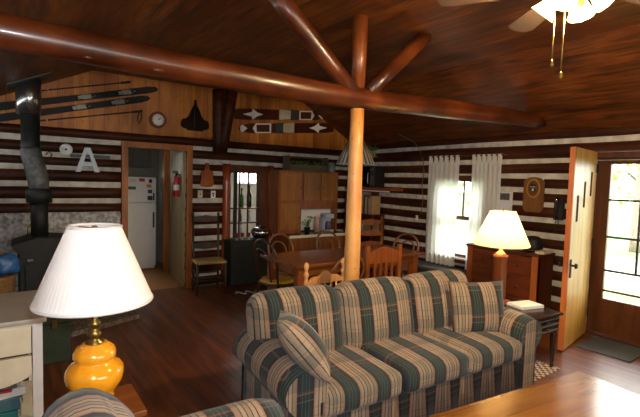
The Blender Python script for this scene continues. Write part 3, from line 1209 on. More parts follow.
bk = obj('pamphlet', bm, plain('blue_cover', (52, 72, 140), .5), None, loc=(-.02 - .05, 3.1, .359))
tag(bk, 'small blue pamphlet upright on the stack under the cream table', 'pamphlet')

# ------------------------------------------------------------------ green trunk
tr = thing('storage_chest', 'dark green storage chest on the floor behind the lamp', 'chest', (.16, 4.42, 0))
bm = B()
b2(bm, (-.3, -.22, 0), (.27, .22, .33), bev=.008)
obj('body', bm, M_green, tr)
bm = B()
b2(bm, (-.305, -.225, .333), (.275, .225, .40), bev=.012)
obj('lid', bm, M_green, tr)
bm = B()
b2(bm, (.13, -.235, .30), (.17, -.222, .37))
obj('latch', bm, M_brass, tr)

# ------------------------------------------------------------------ hearth and stove
bm = B()
prism(bm, [(XL + .05, 4.86), (.45, 4.78), (1.20, 5.08), (1.20, 6.12), (XL + .05, 6.12)], 2, 0, .05)
struct('trim_4', bm, M_hearth, 'low stone hearth under the stove')
bm = B()
N = 26
for i in range(N):
    for j in range(10):
        pass
b2(bm, (XL + .02, YB - .055, .05), (1.2, YB + .02, 1.115))
struct('trim_5', bm, M_stone, 'whitewashed stone panel behind the stove')

sv = thing('wood_stove', 'black cast iron wood stove in front of the white stone', 'stove', (.30, 5.62, .05))
bm = B()
b2(bm, (-.21, -.26, .14), (.27, .24, .70), bev=.015)
obj('body', bm, M_black, sv)
bm = B()
pts = [(-.27, .80), (-.2, .70), (.27, .70), (.29, .80), (.24, .845), (-.05, .87)]
prism(bm, pts, 1, -.28, .26)
obj('top', bm, M_black, sv)
bm = B()
b2(bm, (-.16, -.285, .26), (.22, -.26, .6), bev=.01)
dr_ = obj('door', bm, M_black, sv)
bm = B()
tube(bm, [(.19, -.29, .44), (.19, -.32, .44), (.19, -.33, .40), (.19, -.33, .36)], .009, 8)
obj('door_handle', bm, M_chrome, dr_)
bm = B()
b2(bm, (-.14, -.29, .63), (-.09, -.262, .655))
obj('damper_knob', bm, M_silver, sv)
bm = B()
b2(bm, (-.27, -.40, .11), (.30, .24, .14), bev=.008)
obj('ash_shelf', bm, M_black, sv)
for sx in (-.2, .24):
    for sy in (-.2, .2):
        bm = B()
        lathe(bm, [(.035, 0), (.025, .03), (.03, .11)], (sx, sy, 0), 10)
        obj('leg', bm, M_black, sv)
bm = B()
tube(bm, [(-.12, .1, .85), (-.12, .1, .93), (-.06, .12, 1.02), (-.04, .14, 1.08)], .006, 6)
obj('poker_rod', bm, M_brass, sv)

sp = thing('stove_pipe', 'black stove pipe with bright steel collar rising through the ceiling', 'stove pipe', (.285, 5.62, .05))
bm = B()
lathe(bm, [(.082, .84), (.082, 1.26)], seg=24)
obj('lower_pipe', bm, M_black, sp)
bm = B()
lathe(bm, [(.1, 1.215), (.122, 1.22), (.122, 1.365), (.1, 1.37)], seg=24)
obj('damper_sleeve', bm, M_black, sp)
bm = B()
tube(bm, [(0, 0, 1.36), (-.005, 0, 1.44), (-.04, 0, 1.62), (-.066, 0, 1.72), (-.072, 0, 1.80)], [.09, .1, .1, .097, .094], 24)
obj('elbow', bm, plain('dull_zinc', (92, 96, 98), .6, .2, vary=.4, scale=25), sp)
bm = B()
lathe(bm, [(.091, 1.80), (.088, 1.81), (.088, 2.17)], (-.072, 0, 0), 24)
obj('upper_pipe', bm, M_pipe, sp)
bm = B()
lathe(bm, [(.09, 2.145), (.116, 2.15), (.116, 2.53)], (-.085, 0, 0), 32)
obj('steel_collar', bm, M_chrome, sp)
bm = B()
tube(bm, [(.06, -.02, 1.66), (.1, -.04, 1.7), (.12, -.04, 1.74), (.09, -.04, 1.77), (.06, -.03, 1.73)], .006, 6)
tube(bm, [(.08, -.02, 1.45), (.12, -.04, 1.48), (.125, -.04, 1.55), (.09, -.04, 1.58)], .006, 6)
obj('wire_bracket', bm, M_black, sp)
bm = B()
q = Matrix.Rotation(-math.atan(.47), 3, 'Y')
bx(bm, (-.085, 0, roofz(.20) - .05 - .012), (.42, .42, .012), rot=q)
obj('ceiling_flange', bm, M_darkgrey, sp)

# basket with bags at the left edge
bk = thing('firewood_basket', 'tall wicker basket at the left edge beside the stove', 'basket', (-.13, 5.12, .05))
bm = B()
lathe(bm, [(.14, 0), (.17, .3), (.185, .52), (.195, .56), (.18, .56), (.165, .5), (.13, .03)], seg=28, mod=lambda a: 1 + .012 * math.cos(a * 14))
obj('body', bm, M_basket, bk)
bm = B()
tube(bm, [(.185 * math.cos(a), 0, .55 + .24 * math.sin(a)) for a in [PI * k / 14 for k in range(15)]], .014, 8)
obj('handle', bm, M_basket, bk)


def bag(name, loc, size, mat, label, seed):
    bm = B()
    bmesh.ops.create_icosphere(bm, subdivisions=3, radius=1)
    for v in bm.verts:
        n_ = noise.noise(v.co * 1.7 + Vector((seed, 0, 0))) * .35 + noise.noise(v.co * 4 + Vector((0, seed, 0))) * .12
        v.co = Vector((v.co.x * size[0], v.co.y * size[1], v.co.z * size[2])) * (1 + n_)
    tag(obj(name, bm, mat, None, loc=loc, smooth=True), label, 'bag')


bag('plastic_bag', (-.03, 5.10, .71), (.13, .11, .1), M_blue, 'crumpled blue plastic bag on top of the wicker basket', 3)
bag('plastic_bag', (-.12, 4.76, .22), (.11, .075, .21), M_ytarp, 'yellow bag slumped on the floor in front of the wicker basket', 8)

# ------------------------------------------------------------------ things on the gable
YW = YB + .018   # face of the pine boards


def on_gable(px_, py_):
    return at(px_, py_, 1, YW)


def ski(p0, p1, label):
    p0, p1 = Vector(p0), Vector(p1)
    t = thing('ski', label, 'ski', p0, group=None)
    d = p1 - p0
    L = d.length
    a = math.atan2(d.z, d.x)
    M = Matrix.Rotation(-a, 4, 'Y')
    bm = B()
    pts = [(0, -.040), (.1, -.046), (L * .5, -.036), (L - .12, -.044), (L - .03, -.03), (L, 0), (L - .03, .03), (L - .12, .044), (L * .5, .036), (.1, .046), (0, .04)]
    prism(bm, pts, 1, -.0, -.016)
    bmesh.ops.transform(bm, matrix=M, verts=bm.verts)
    obj('ski_blade', bm, M_ski, t)
    for fx in (.56, .80) if L > 1.2 else ():
        bm = B()
        b2(bm, (L * fx - .07, -.045, -.03), (L * fx + .04, -.016, .03), bev=.006)
        b2(bm, (L * fx - .11, -.035, -.02), (L * fx - .07, -.016, .02))
        tube(bm, [(L * fx + .04, -.03, .02), (L * fx + .09, -.045, .0), (L * fx + .04, -.03, -.02)], .006, 6)
        bmesh.ops.transform(bm, matrix=M, verts=bm.verts)
        obj('binding', bm, M_dullmetal, t)
    return t


ski(on_gable(-22, 109), on_gable(158, 89), 'upper long black ski mounted across the left of the pine gable')
ski(on_gable(-22, 121), on_gable(150, 98), 'lower long black ski mounted across the left of the pine gable')


def pole(p0, p1, label, grip):
    p0, p1 = Vector(p0), Vector(p1)
    p0.y = p1.y = YW - .02
    t = thing('ski_pole', label, 'ski pole', p0)
    d = p1 - p0
    u = d.normalized()
    bm = B()
    tube(bm, [(0, 0, 0), d], .008, 8)
    obj('shaft', bm, M_black, t)
    bm = B()
    tube(bm, [d - u * .02, d + u * .1], .015, 8)
    g = obj('grip', bm, M_black, t)
    bm = B()
    if grip:
        tube(bm, [d + u * .08, d + u * .09 + Vector((.01, 0, -.08)), d + u * .06 + Vector((0, 0, -.16)), d + u * .04 + Vector((0, 0, -.1)), d + u * .06], .007, 6)
        obj('strap', bm, M_black, g)
    else:
        bm.free()
    bm = B()
    q = Vector((0, 0, 1)).rotation_difference(u).to_matrix().to_4x4()
    bmesh.ops.create_cone(bm, cap_ends=True, segments=14, radius1=.012, radius2=.012, depth=.012)
    tube(bm, [(.018 * math.cos(2 * PI * k / 16), .018 * math.sin(2 * PI * k / 16), 0) for k in range(16)], .005, 6, closed=True)
    bmesh.ops.transform(bm, matrix=Matrix.Translation(u * .08) @ q, verts=bm.verts)
    obj('basket', bm, M_alu, t)


pole(on_gable(40, 91), on_gable(122, 83), 'thin black ski pole above the two long black skis', False)
pole(on_gable(39, 121), on_gable(134, 112), 'thin black ski pole with hanging strap below the two long black skis', True)

ck = thing('wall_clock', 'round wall clock with wooden rim on the pine gable above the doorway', 'clock', on_gable(157.5, 120))
bm = B()
r_ = .105
lathe(bm, [(.078, .035), (.085, .045), (.1, .045), (.112, .03), (.112, 0)], seg=36, close=False)
bmesh.ops.rotate(bm, verts=bm.verts, matrix=Matrix.Rotation(R(90), 3, 'X'))
obj('rim', bm, wood('clock_rim', (84, 40, 20), (120, 60, 30), 0, 8), ck)
bm = B()
lathe(bm, [(0, .022), (.088, .022), (.088, 0), (0, 0)], seg=36)
bmesh.ops.rotate(bm, verts=bm.verts, matrix=Matrix.Rotation(R(90), 3, 'X'))
obj('dial', bm, M_paper, ck)
bm = B()
for k in range(12):
    a = 2 * PI * k / 12
    bx(bm, (.068 * math.sin(a), -.0235, .068 * math.cos(a)), (.006, .002, .014), rot=Matrix.Rotation(a, 3, 'Y'))
obj('hour_marks', bm, M_black, ck)
for L, a, w_ in ((.04, R(52), .008), (.06, R(66), .005)):
    bm = B()
    bx(bm, (L / 2 * math.sin(a), -.026, L / 2 * math.cos(a)), (w_, .002, L), rot=Matrix.Rotation(a, 3, 'Y'))
    obj('hand', bm, M_black, ck)

# dark delta-shaped piece
pc = on_gable(194.5, 131)
bm = B()
hw_, hh_ = .205, .40
pts = [(-.10, .0), (-.13, .02), (-.17, .03), (-.20, .05), (-.205, .10), (-.185, .15), (-.13, .165), (-.09, .21), (-.065, .28), (-.035, .335), (-.018, .37), (-.012, .43), (0, .44)]
pts = pts + [(-x, z) for x, z in reversed(pts[:-1])]
prism(bm, pts, 1, -.0, -.035)
prism(bm, [(-.02, .02), (.02, .02), (.012, .3), (0, .34), (-.012, .3)], 1, -.035, -.06)
o = obj('wall_ornament', bm, M_blackgloss, None, loc=pc)
tag(o, 'black delta-shaped ornament with a tall spike, right of the wall clock', 'ornament')


def short_ski(x0, x1, z, label, flip):
    t = thing('short_ski', label, 'ski', (0, YW, 0), group=None)
    a, b = (x0, x1)
    L = abs(b - a)
    s = 1 if b > a else -1
    X = lambda f: a + s * f * L
    zc = lambda f: z[0] + (z[1] - z[0]) * f

    def poly(bm, pts, y0, y1):
        prism(bm, [(X(f), zc(f) + h) for f, h in pts], 1, y0, y1)
    bm = B()
    poly(bm, [(0, -.07), (.1, -.085), (.5, -.08), (.9, -.075), (.97, -.045), (1, 0), (.97, .045), (.9, .075), (.5, .08), (.1, .085), (0, .07)], 0, -.02)
    obj('ski_board', bm, M_skibrown, t)
    bm = B()
    # arrow head with feather
    poly(bm, [(.08, 0), (.17, .035), (.18, .085), (.225, .03), (.29, 0), (.225, -.03), (.18, -.085), (.17, -.035)], -.02, -.024)
    obj('arrow_mark', bm, M_paper, t)
    bm = B()
    poly(bm, [(.46, .08), (.58, .07), (.58, -.07), (.46, -.08)], -.02, -.05)
    obj('boot_plate', bm, plain('pale_canvas', (180, 172, 150), .7), t)
    bm = B()
    poly(bm, [(.58, .085), (.66, .075), (.66, -.075), (.58, -.085)], -.02, -.065)
    obj('binding', bm, M_darkgrey, t)
    bm = B()
    w_ = .012
    poly(bm, [(.69, .075), (.84, .075), (.87, 0), (.84, -.075), (.69, -.075), (.69, -.06), (.83, -.055), (.835, .055), (.705, .055), (.705, -.06), (.69, -.06)], -.02, -.024)
    obj('frame_mark', bm, M_paper, t)
    bm = B()
    poly(bm, [(.92, 0), (.965, .06), (.985, .03), (.985, -.03), (.965, -.06)], -.02, -.024)
    obj('tip_mark', bm, M_paper, t)
    return t


a0, a1 = on_gable(234, 114), on_gable(324, 116)
short_ski(a0.x, a1.x, (a0.z, a1.z), 'upper short brown ski with white arrow marks, on the gable right of the brace', 0)
a0, a1 = on_gable(333, 128), on_gable(238, 128.5)
short_ski(a0.x, a1.x, (a0.z, a1.z), 'lower short brown ski with white arrow marks, on the gable right of the brace', 1)

# ------------------------------------------------------------------ things on the back log wall
YL = YB - .037
la = at(87.5, 172, 1, YL)
bm = B()
w_, h_ = .135, .30
outer = [(-w_, 0), (-.04, h_), (.04, h_), (w_, 0), (.085, 0), (.06, .075), (-.06, .075), (-.085, 0)]
prism(bm, [(-w_, 0), (-.078, 0), (-.048, .09), (-.018, .225), (0, .235), (0, h_), (-.03, h_)], 1, 0, -.025)
prism(bm, [(w_, 0), (.078, 0), (.048, .09), (.018, .225), (0, .235), (0, h_), (.03, h_)], 1, 0, -.025)
prism(bm, [(-.062, .07), (.062, .07), (.045, .125), (-.045, .125)], 1, 0, -.025)
o = obj('letter_sign', bm, M_alu, None, loc=la)
tag(o, 'silver-white letter A hung on the log wall right of the stove pipe', 'letter')
md = thing('wall_medallion', 'round white medallion on the log wall beside the stove pipe', 'medallion', at(66, 149.5, 1, YL))
bm = B()
lathe(bm, [(.066, 0), (.07, .012), (.062, .02), (.05, .014), (.035, .012), (0, .012)], seg=30)
bmesh.ops.rotate(bm, verts=bm.verts, matrix=Matrix.Rotation(R(90), 3, 'X'))
obj('plate', bm, M_white, md)
bm = B()
lathe(bm, [(.014, .0125), (.012, .016), (0, .017)], seg=20)
bmesh.ops.rotate(bm, verts=bm.verts, matrix=Matrix.Rotation(R(90), 3, 'X'))
obj('emblem', bm, M_grey, md)
bm = B()
p0, p1_ = at(70, 155.5, 1, YL), at(110, 157, 1, YL)
b2(bm, (p0.x, YL, p0.z - .02), (p1_.x, YL + .012, p0.z + .02))
tag(obj('wall_rack', bm, M_grey), 'long grey rack strip on the log wall, crossed by the letter A', 'rack')

# violin-like board and small plates
bp_ = at(206.5, 187, 1, YL)
bm = B()
half = [(.0, 0), (.085, .01), (.10, .06), (.085, .13), (.095, .19), (.085, .225), (.035, .25), (.028, .33), (.02, .345), (0, .35)]
pts = [(-x, z) for x, z in half] + [(x, z) for x, z in reversed(half[1:-1])]
prism(bm, pts, 1, 0, -.022)
tag(obj('cutting_board', bm, M_redlog, None, loc=bp_), 'red-brown paddle-shaped board on the log wall left of the bottle cupboard', 'board')
for (x, y), lb, mt in (((200, 194), 'plain worn plate on the log wall, left one below the paddle board', M_paper2), ((213, 194.5), 'pale plate with dark mark on the log wall, right one below the paddle board', M_paper)):
    q = at(x, y, 1, YL)
    t = thing('wall_plate', lb, 'wall plate', q)
    bm = B()
    b2(bm, (-.035, -.01, -.055), (.035, 0, .055), bev=.003)
    obj('plate', bm, mt, t)
    bm = B()
    if x > 205:
        lathe(bm, [(0, 0), (.014, 0), (.014, .004), (0, .004)], seg=12)
        bmesh.ops.rotate(bm, verts=bm.verts, matrix=Matrix.Rotation(R(90), 3, 'X'))
        bmesh.ops.translate(bm, verts=bm.verts, vec=(0, -.01, .015))
        b2(bm, (-.008, -.013, -.03), (.008, -.01, .0))
    else:
        b2(bm, (-.006, -.014, -.012), (.006, -.01, .012))
    obj('mark', bm, M_black, t)

# bottle cupboard: frame, shelves
nf = thing('bottle_cupboard', 'log-framed bottle cupboard opening in the back wall', 'cupboard', (0, YB, 0))
for x, r_ in ((2.665, .062), (3.41, .05)):
    bm = B()
    logm(bm, (x, -.05, .05), (x, -.05, 1.80), r_, 14, seed=x)
    obj('frame_post', bm, M_redlog, nf)
box_part('frame_head', (2.70, -.07, 1.69), (3.37, .08, 1.79), M_dkframe, nf)
box_part('frame_side', (3.22, -.06, .68), (3.365, .06, 1.69), M_dkframe, nf)
box_part('frame_side', (2.72, -.03, .68), (2.745, .08, 1.69), M_dkframe, nf)
bm = B()
for x, w_ in ((2.80, .055), (2.885, .018), (3.03, .018)):
    b2(bm, (x, -.025, .68), (x + w_, .0, 1.69))
obj('mullion', bm, M_black, nf)
for z in (1.14, .915):
    box_part('shelf', (2.745, -.02, z - .02), (3.22, .22, z), M_dkframe, nf)


def bottle(x, z, s, mat, label, y=YB + .09):
    t = thing('bottle', label, 'bottle', (x, y, z), group='bottles in the log-framed cupboard')
    bm = B()
    lathe(bm, [(.033 * s, 0), (.036 * s, .01), (.036 * s, .15 * s), (.03 * s, .18 * s), (.014 * s, .21 * s), (.013 * s, .28 * s), (.015 * s, .285 * s), (.015 * s, .30 * s)], seg=16)
    obj('glass', bm, mat, t)
    bm = B()
    lathe(bm, [(.0155 * s, .27 * s), (.0155 * s, .305 * s), (0, .305 * s)], seg=12)
    obj('cap', bm, M_black, t)


bottle(2.98, 1.14, .98, M_gbottle, 'tall green bottle on the top cupboard shelf, left of the dark one')
bottle(3.11, 1.14, 1.15, M_bbottle, 'tall dark brown bottle on the top cupboard shelf')
bottle(2.965, .915, .62, M_gbottle, 'short green bottle on the middle cupboard shelf')
bottle(3.12, .915, .55, M_cbottle, 'short clear bottle on the middle cupboard shelf, right of the green one')
bottle(2.86, .915, .55, M_cbottle, 'short clear bottle on the middle cupboard shelf, left of the green one')
bottle(2.975, .70, .62, M_cbottle, 'clear bottle standing at the bottom of the cupboard opening')

# dark cabinet in front with kettle and cups
dc = thing('low_cabinet', 'blackish green low cabinet under the bottle cupboard', 'cabinet', (2.98, 5.98, 0))
bm = B()
b2(bm, (-.36, -.14, .04), (.33, .13, .655))
obj('body', bm, M_dkgreen, dc)
box_part('top', (-.38, -.16, .655), (.34, .13, .685), M_black, dc)
for s in (-1, 1):
    bm = B()
    b2(bm, (min(s * .01, s * .32), -.155, .08), (max(s * .01, s * .32), -.14, .62), bev=.003)
    d = obj('door', bm, M_dkgreen, dc)
    bm = B()
    bmesh.ops.create_uvsphere(bm, u_segments=10, v_segments=8, radius=.012)
    bmesh.ops.translate(bm, verts=bm.verts, vec=(s * .05, -.165, .4))
    obj('knob', bm, M_black, d, smooth=True)
kt = thing('serving_bowl', 'dark shiny covered bowl on the low cabinet', 'bowl', (3.15, 5.95, .686))
bm = B()
lathe(bm, [(.06, 0), (.09, .015), (.128, .07), (.125, .1), (.11, .12)], seg=28)
bmesh.ops.scale(bm, vec=(1.25, 1.25, 1.15), verts=bm.verts)
obj('bowl', bm, M_silver, kt)
bm = B()
lathe(bm, [(.115, .12), (.1, .135), (.06, .15), (.02, .155), (.015, .17), (0, .175)], seg=28)
bmesh.ops.scale(bm, vec=(1.25, 1.25, 1.15), verts=bm.verts)
obj('lid', bm, M_chrome, kt)
for k, (x, y) in enumerate(((2.74, 5.93), (2.84, 5.95), (2.93, 5.92))):
    t = thing('goblet', ('red glass goblet at the left end of the low cabinet', 'middle red glass goblet of three on the low cabinet', 'red glass goblet nearest the shiny bowl')[k], 'goblet', (x, y, .685), group='red goblets on the low cabinet')
    bm = B()
    lathe(bm, [(.026, 0), (.024, .004), (.005, .01), (.005, .03)], seg=14)
    obj('foot', bm, M_paper2, t)
    bm = B()
    lathe(bm, [(.006, .03), (.026, .05), (.03, .075), (.026, .1), (.022, .1), (.024, .07), (0, .045)], seg=14)
    obj('cup', bm, plain('red_glass', (120, 30, 34), .1, coat=.6), t)

# rush-seat chair by the doorway


def ladder_chair(name, label, loc, rotz, mat, seatmat, hb=1.05, sh_=.45, w=.42, d=.38, slats=3, round_=True):
    t = thing(name, label, 'chair', loc, rotz)
    for s in (-1, 1):
        bm = B()
        tube(bm, [(s * w / 2 * .92, d / 2, 0), (s * w / 2 * .92, d / 2, sh_), (s * w / 2 * .94, d / 2 + .05, hb)], .017, 10)
        lathe(bm, [(.017, 0), (.022, .015), (.012, .03), (0, .04)], (s * w / 2 * .94, d / 2 + .05, hb), 10)
        obj('leg', bm, mat, t)
        bm = B()
        tube(bm, [(s * w / 2, -d / 2, 0), (s * w / 2, -d / 2, sh_ + .01)], .018, 10)
        obj('leg', bm, mat, t)
    bm = B()
    rbox(bm, (0, 0, sh_), (w + .04, d + .04, .04), .018, 6)
    obj('seat', bm, seatmat, t)
    for k in range(slats):
        z = sh_ + .18 + (hb - sh_ - .24) * k / max(1, slats - 1)
        bm = B()
        pts = [(-w / 2 * .92, -.03), (0, -.045), (w / 2 * .92, -.03), (w / 2 * .92, .03), (0, .055), (-w / 2 * .92, .03)]
        y = d / 2 + .05 * (z - sh_) / (hb - sh_)
        prism(bm, [(x, z + h) for x, h in pts], 1, y - .006, y + .006)
        obj('slat', bm, mat, t)
    for z in (.12, .24):
        bm = B()
        tube(bm, [(-w / 2, -d / 2, z), (w / 2, -d / 2, z)], .01, 8)
        obj('stretcher', bm, mat, t)
        bm = B()
        for s in (-1, 1):
            tube(bm, [(s * w / 2, -d / 2, z + .05), (s * w / 2 * .92, d / 2, z + .05)], .01, 8)
        tube(bm, [(-w / 2 * .92, d / 2, z), (w / 2 * .92, d / 2, z)], .01, 8)
        obj('stretcher', bm, mat, t)
    return t


ladder_chair('ladderback_chair', 'rush-seat ladderback chair against the log wall right of the doorway', (2.27, 5.80, 0), R(-8), M_rustic, M_rush, hb=1.06, sh_=.44, w=.38, d=.34, slats=2)
ladder_chair('ladderback_chair', 'red-brown ladderback chair in the far corner under the microwave shelf', (4.57, 4.92, 0), R(-20), M_chairred, M_chairred, hb=1.02, sh_=.44, w=.40, d=.38)

# white cord on the floor
bm = B()
pts = []
for i in range(26):
    a = i / 25
    pts.append((2.55 + .42 * a, 5.5 + .07 * math.sin(a * 19) - .05 * a, .009 + .006 * math.sin(a * 30) ** 2))
tube(bm, pts, .007, 6)
tag(obj('cord', bm, plain('pale_cord', (176, 172, 164), .6)), 'pale cord lying on the floor in front of the low cabinet', 'cord')

# ------------------------------------------------------------------ kitchen things
fr = thing('refrigerator', 'white refrigerator in the kitchen beyond the doorway', 'refrigerator', (1.72, 7.62, 0))
bm = B()
b2(bm, (-.34, .06, .02), (.325, .66, 1.56), bev=.01)
obj('body', bm, M_white, fr)
bm = B()
b2(bm, (-.34, 0, .08), (.325, .055, 1.135), bev=.008)
d = obj('door', bm, M_white, fr)
bm = B()
b2(bm, (.27, -.02, .72), (.295, .0, .98), bev=.004)
obj('handle', bm, M_darkgrey, d)
bm = B()
b2(bm, (-.34, 0, 1.145), (.325, .055, 1.555), bev=.008)
d = obj('freezer_door', bm, M_white, fr)
bm = B()
b2(bm, (.27, -.02, 1.18), (.295, .0, 1.30), bev=.004)
obj('handle', bm, M_darkgrey, d)
for (x, y, w_, h_, c, lb) in ((142, 180, .09, .05, (170, 30, 40), 'red magnet at the top of the fridge'), (150.5, 181, .05, .06, (28, 30, 36), 'small black magnet at the top right of the fridge'),
                              (149, 186, .08, .05, (214, 140, 40), 'orange magnet on the right of the freezer door'), (150, 191.5, .07, .06, (40, 70, 130), 'blue magnet under the orange one on the fridge'),
                              (150, 198, .08, .07, (36, 40, 40), 'dark magnet under the blue one on the fridge'), (132, 188, .12, .05, (70, 90, 60), 'green note on the left of the freezer door'),
                              (133, 180.5, .10, .05, (208, 204, 200), 'pale paper note at the top left of the fridge')):
    q = at(x, y, 1, 7.618)
    bm = B()
    b2(bm, (-w_ / 2, -.006, -h_ / 2), (w_ / 2, 0, h_ / 2), bev=.002)
    tag(obj('fridge_magnet', bm, plain('magnet_%d_%d' % (x, y), c, .5), None, loc=q), lb, 'magnet', 'notes and magnets on the fridge')
kc = thing('wall_cabinet', 'dark cabinet hung above the white refrigerator', 'cabinet', (1.72, 7.86, 1.72))
bm = B()
b2(bm, (-.32, 0, 0), (.30, .55, .34))
obj('body', bm, plain('smoky_wood', (60, 52, 42), .5), kc)
for s in (-1, 1):
    box_part('door', (min(s * .01, s * .3), -.02, .015), (max(s * .01, s * .3), -.001, .32), plain('smoky_wood', (60, 52, 42), .5), kc)
bm = B()
b2(bm, (2.10, 7.35, 0), (2.19, 7.44, 2.42))
struct('trim_6', bm, M_framez, 'orange wooden upright in the kitchen beside the fridge')
# inner door with extinguisher
hg = Vector((2.05, YB + .01, .01))
far = Vector((2.12, 6.95, .01))
far = at(172, 274, 2, 0)
a_ = math.atan2(far.y - hg.y, far.x - hg.x)
d3 = thing('door_3', 'olive brown kitchen door opened back, carrying the fire extinguisher', 'door', hg, a_)
d3['kind'] = 'structure'
LD = (far - hg).length
bm = B()
b2(bm, (0, -.02, 0), (LD, .02, 1.93))
obj('door_panel', bm, M_olive, d3)
bm = B()
for x in (.05, LD - .09):
    b2(bm, (x, .02, .05), (x + .04, .026, 1.88))
    b2(bm, (x, -.026, .05), (x + .04, -.02, 1.88))
obj('door_batten', bm, M_olive, d3)
qx = .2 * LD
nrm = Vector((-math.sin(a_), math.cos(a_), 0))
fe_p = hg + Vector((math.cos(a_), math.sin(a_), 0)) * qx + nrm * .075
fe = thing('fire_extinguisher', 'red fire extinguisher hung on the open kitchen door', 'fire extinguisher', (fe_p.x, fe_p.y, 1.30))
bm = B()
lathe(bm, [(.04, 0), (.045, .01), (.045, .25), (.035, .285), (.015, .30)], seg=20)
obj('cylinder', bm, M_red, fe)
bm = B()
lathe(bm, [(.046, .09), (.046, .17)], seg=20, close=False)
obj('paper_label', bm, M_paper, fe)
bm = B()
lathe(bm, [(.015, .30), (.017, .33), (.01, .34)], seg=12)
b2(bm, (-.05, -.008, .335), (.03, .008, .35)); b2(bm, (-.05, -.008, .355), (.02, .008, .37))
tube(bm, [(.015, 0, .32), (.05, 0, .31), (.06, 0, .25), (.055, 0, .12)], .008, 8)
obj('valve', bm, M_black, fe)
bm = B()
b2(bm, (-.02, -.0, .1), (.02, .01, .2))
bmesh.ops.transform(bm, matrix=Matrix.Rotation(a_ + PI, 4, 'Z') @ Matrix.Translation((0, -.055, 0)), verts=bm.verts)
obj('bracket', bm, M_black, fe)

# ------------------------------------------------------------------ hutch
HF = 5.80
q0, q1 = at(279, 170, 1, HF), at(338.5, 172, 1, HF)
HX0, HX1 = q0.x, q1.x + .0
htop = 1.735
hu = thing('hutch_cabinet', 'tall wooden hutch with cupboard doors, open counter niche and pale counter edge', 'cabinet', (HX0, HF, 0))
HW = HX1 - HX0
nz0, nz1 = .78, 1.13
nx0 = at(301, 220, 1, HF).x - HX0
nx1 = HW - .035
bm = B()
b2(bm, (0, 0.0, nz1), (HW, .27, htop))
b2(bm, (0, 0, nz0 - .03), (nx0, .27, nz1)); b2(bm, (nx1, 0, nz0 - .03), (HW, .27, nz1))
b2(bm, (nx0, 0.25, nz0 - .03), (nx1, .27, nz1))
obj('upper_case', bm, M_hutch, hu)
dw = (nx1 - nx0 + .06)
for (x0, x1, z0, z1) in ((.03, HW * .36, 1.27, htop - .03), (HW * .39, HW * .66, 1.27, htop - .03), (HW * .69, HW - .03, 1.27, htop - .03), (.03, nx0 - .03, .82, 1.22)):
    bm = B()
    b2(bm, (x0, -.018, z0), (x1, -.001, z1), bev=.003)
    b2(bm, (x0 + .05, -.024, z0 + .05), (x1 - .05, -.017, z1 - .05), bev=.003)
    d = obj('door', bm, M_hutch2, hu)
    bm = B()
    lathe(bm, [(.006, 0), (.006, .012), (.013, .018), (.012, .026), (0, .03)], seg=12)
    bmesh.ops.transform(bm, matrix=Matrix.Translation((x1 - .03 if x0 < .5 else x0 + .03, -.018, z0 + .2 * (z1 - z0) + .1)) @ Matrix.Rotation(R(90), 4, 'X'), verts=bm.verts)
    obj('knob', bm, M_silver, d, smooth=True)
CF = 5.55
cz = .745
bm = B()
c0 = at(289, 237, 1, CF).x - HX0
c1 = HW + .02
b2(bm, (c0, CF - HF, cz - .0), (c1, .27, cz + .012))
obj('counter', bm, M_espresso, hu)
box_part('counter_edge', (c0, CF - HF - .012, cz - .028), (c1, CF - HF, cz + .012), M_cream, hu)
bm = B()
b2(bm, (c0 + .02, CF - HF + .03, .08), (HW, .26, cz))
b2(bm, (c0 + .04, CF - HF + .07, .0), (HW - .02, .25, .08))
obj('lower_case', bm, M_hutch, hu)
for k in range(2):
    x0 = c0 + .05 + k * (HW - c0 - .08) / 2
    x1 = x0 + (HW - c0 - .12) / 2
    bm = B()
    b2(bm, (x0, CF - HF + .012, .12), (x1, CF - HF + .029, .70), bev=.003)
    d = obj('door', bm, M_hutch, hu)
    bm = B()
    bmesh.ops.create_uvsphere(bm, u_segments=10, v_segments=8, radius=.012)
    bmesh.ops.translate(bm, verts=bm.verts, vec=(x1 - .04 if k == 0 else x0 + .04, CF - HF + .004, .6))
    obj('knob', bm, M_silver, d, smooth=True)
box_part('backsplash', (nx0 + .005, .135, nz0 + .0), (nx1 - .005, .15, nz1 - .01), M_white, hu)
# niche contents
def wx(f):
    return HX0 + nx0 + (nx1 - nx0) * f
nzf = cz + .012
t = thing('potted_plant', 'small leafy plant in a dark pot in the hutch niche', 'plant', (wx(.22), HF + .04, nzf))
bm = B()
lathe(bm, [(.035, 0), (.05, .06), (.055, .08), (.045, .08), (.04, .06), (0, .05)], seg=18)
obj('pot', bm, M_black, t)
bm = B()
for k in range(26):
    a = random.uniform(0, 2 * PI); h = random.uniform(.1, .26); rr = random.uniform(.02, .1)
    c_ = Vector((rr * math.cos(a), rr * math.sin(a) * .8, h))
    tube(bm, [(0, 0, .06), c_ * .6 + Vector((0, 0, .04)), c_], .002, 5)
    bmesh.ops.create_icosphere(bm, subdivisions=1, radius=.022, matrix=Matrix.Translation(c_) @ Matrix.Rotation(a, 4, 'Z') @ Matrix.Rotation(random.uniform(-1, 1), 4, 'Y') @ Matrix.Diagonal((1, .6, .25, 1)))
obj('foliage', bm, M_leaf, t)
t = thing('canister', 'pinkish canister in the hutch niche beside the plant', 'canister', (wx(.52), HF + .06, nzf))
bm = B()
lathe(bm, [(.05, 0), (.052, .22), (.05, .225)], seg=20)
obj('body', bm, plain('pale_pink', (190, 160, 150), .5), t)
bm = B()
lathe(bm, [(.053, .22), (.053, .245), (.015, .25), (.012, .265), (0, .27)], seg=20)
obj('lid', bm, plain('pale_pink', (190, 160, 150), .5), t)
t = thing('coffee_maker', 'pale blue-grey appliance at the right of the hutch niche', 'appliance', (wx(.80), HF + .03, nzf))
bm = B()
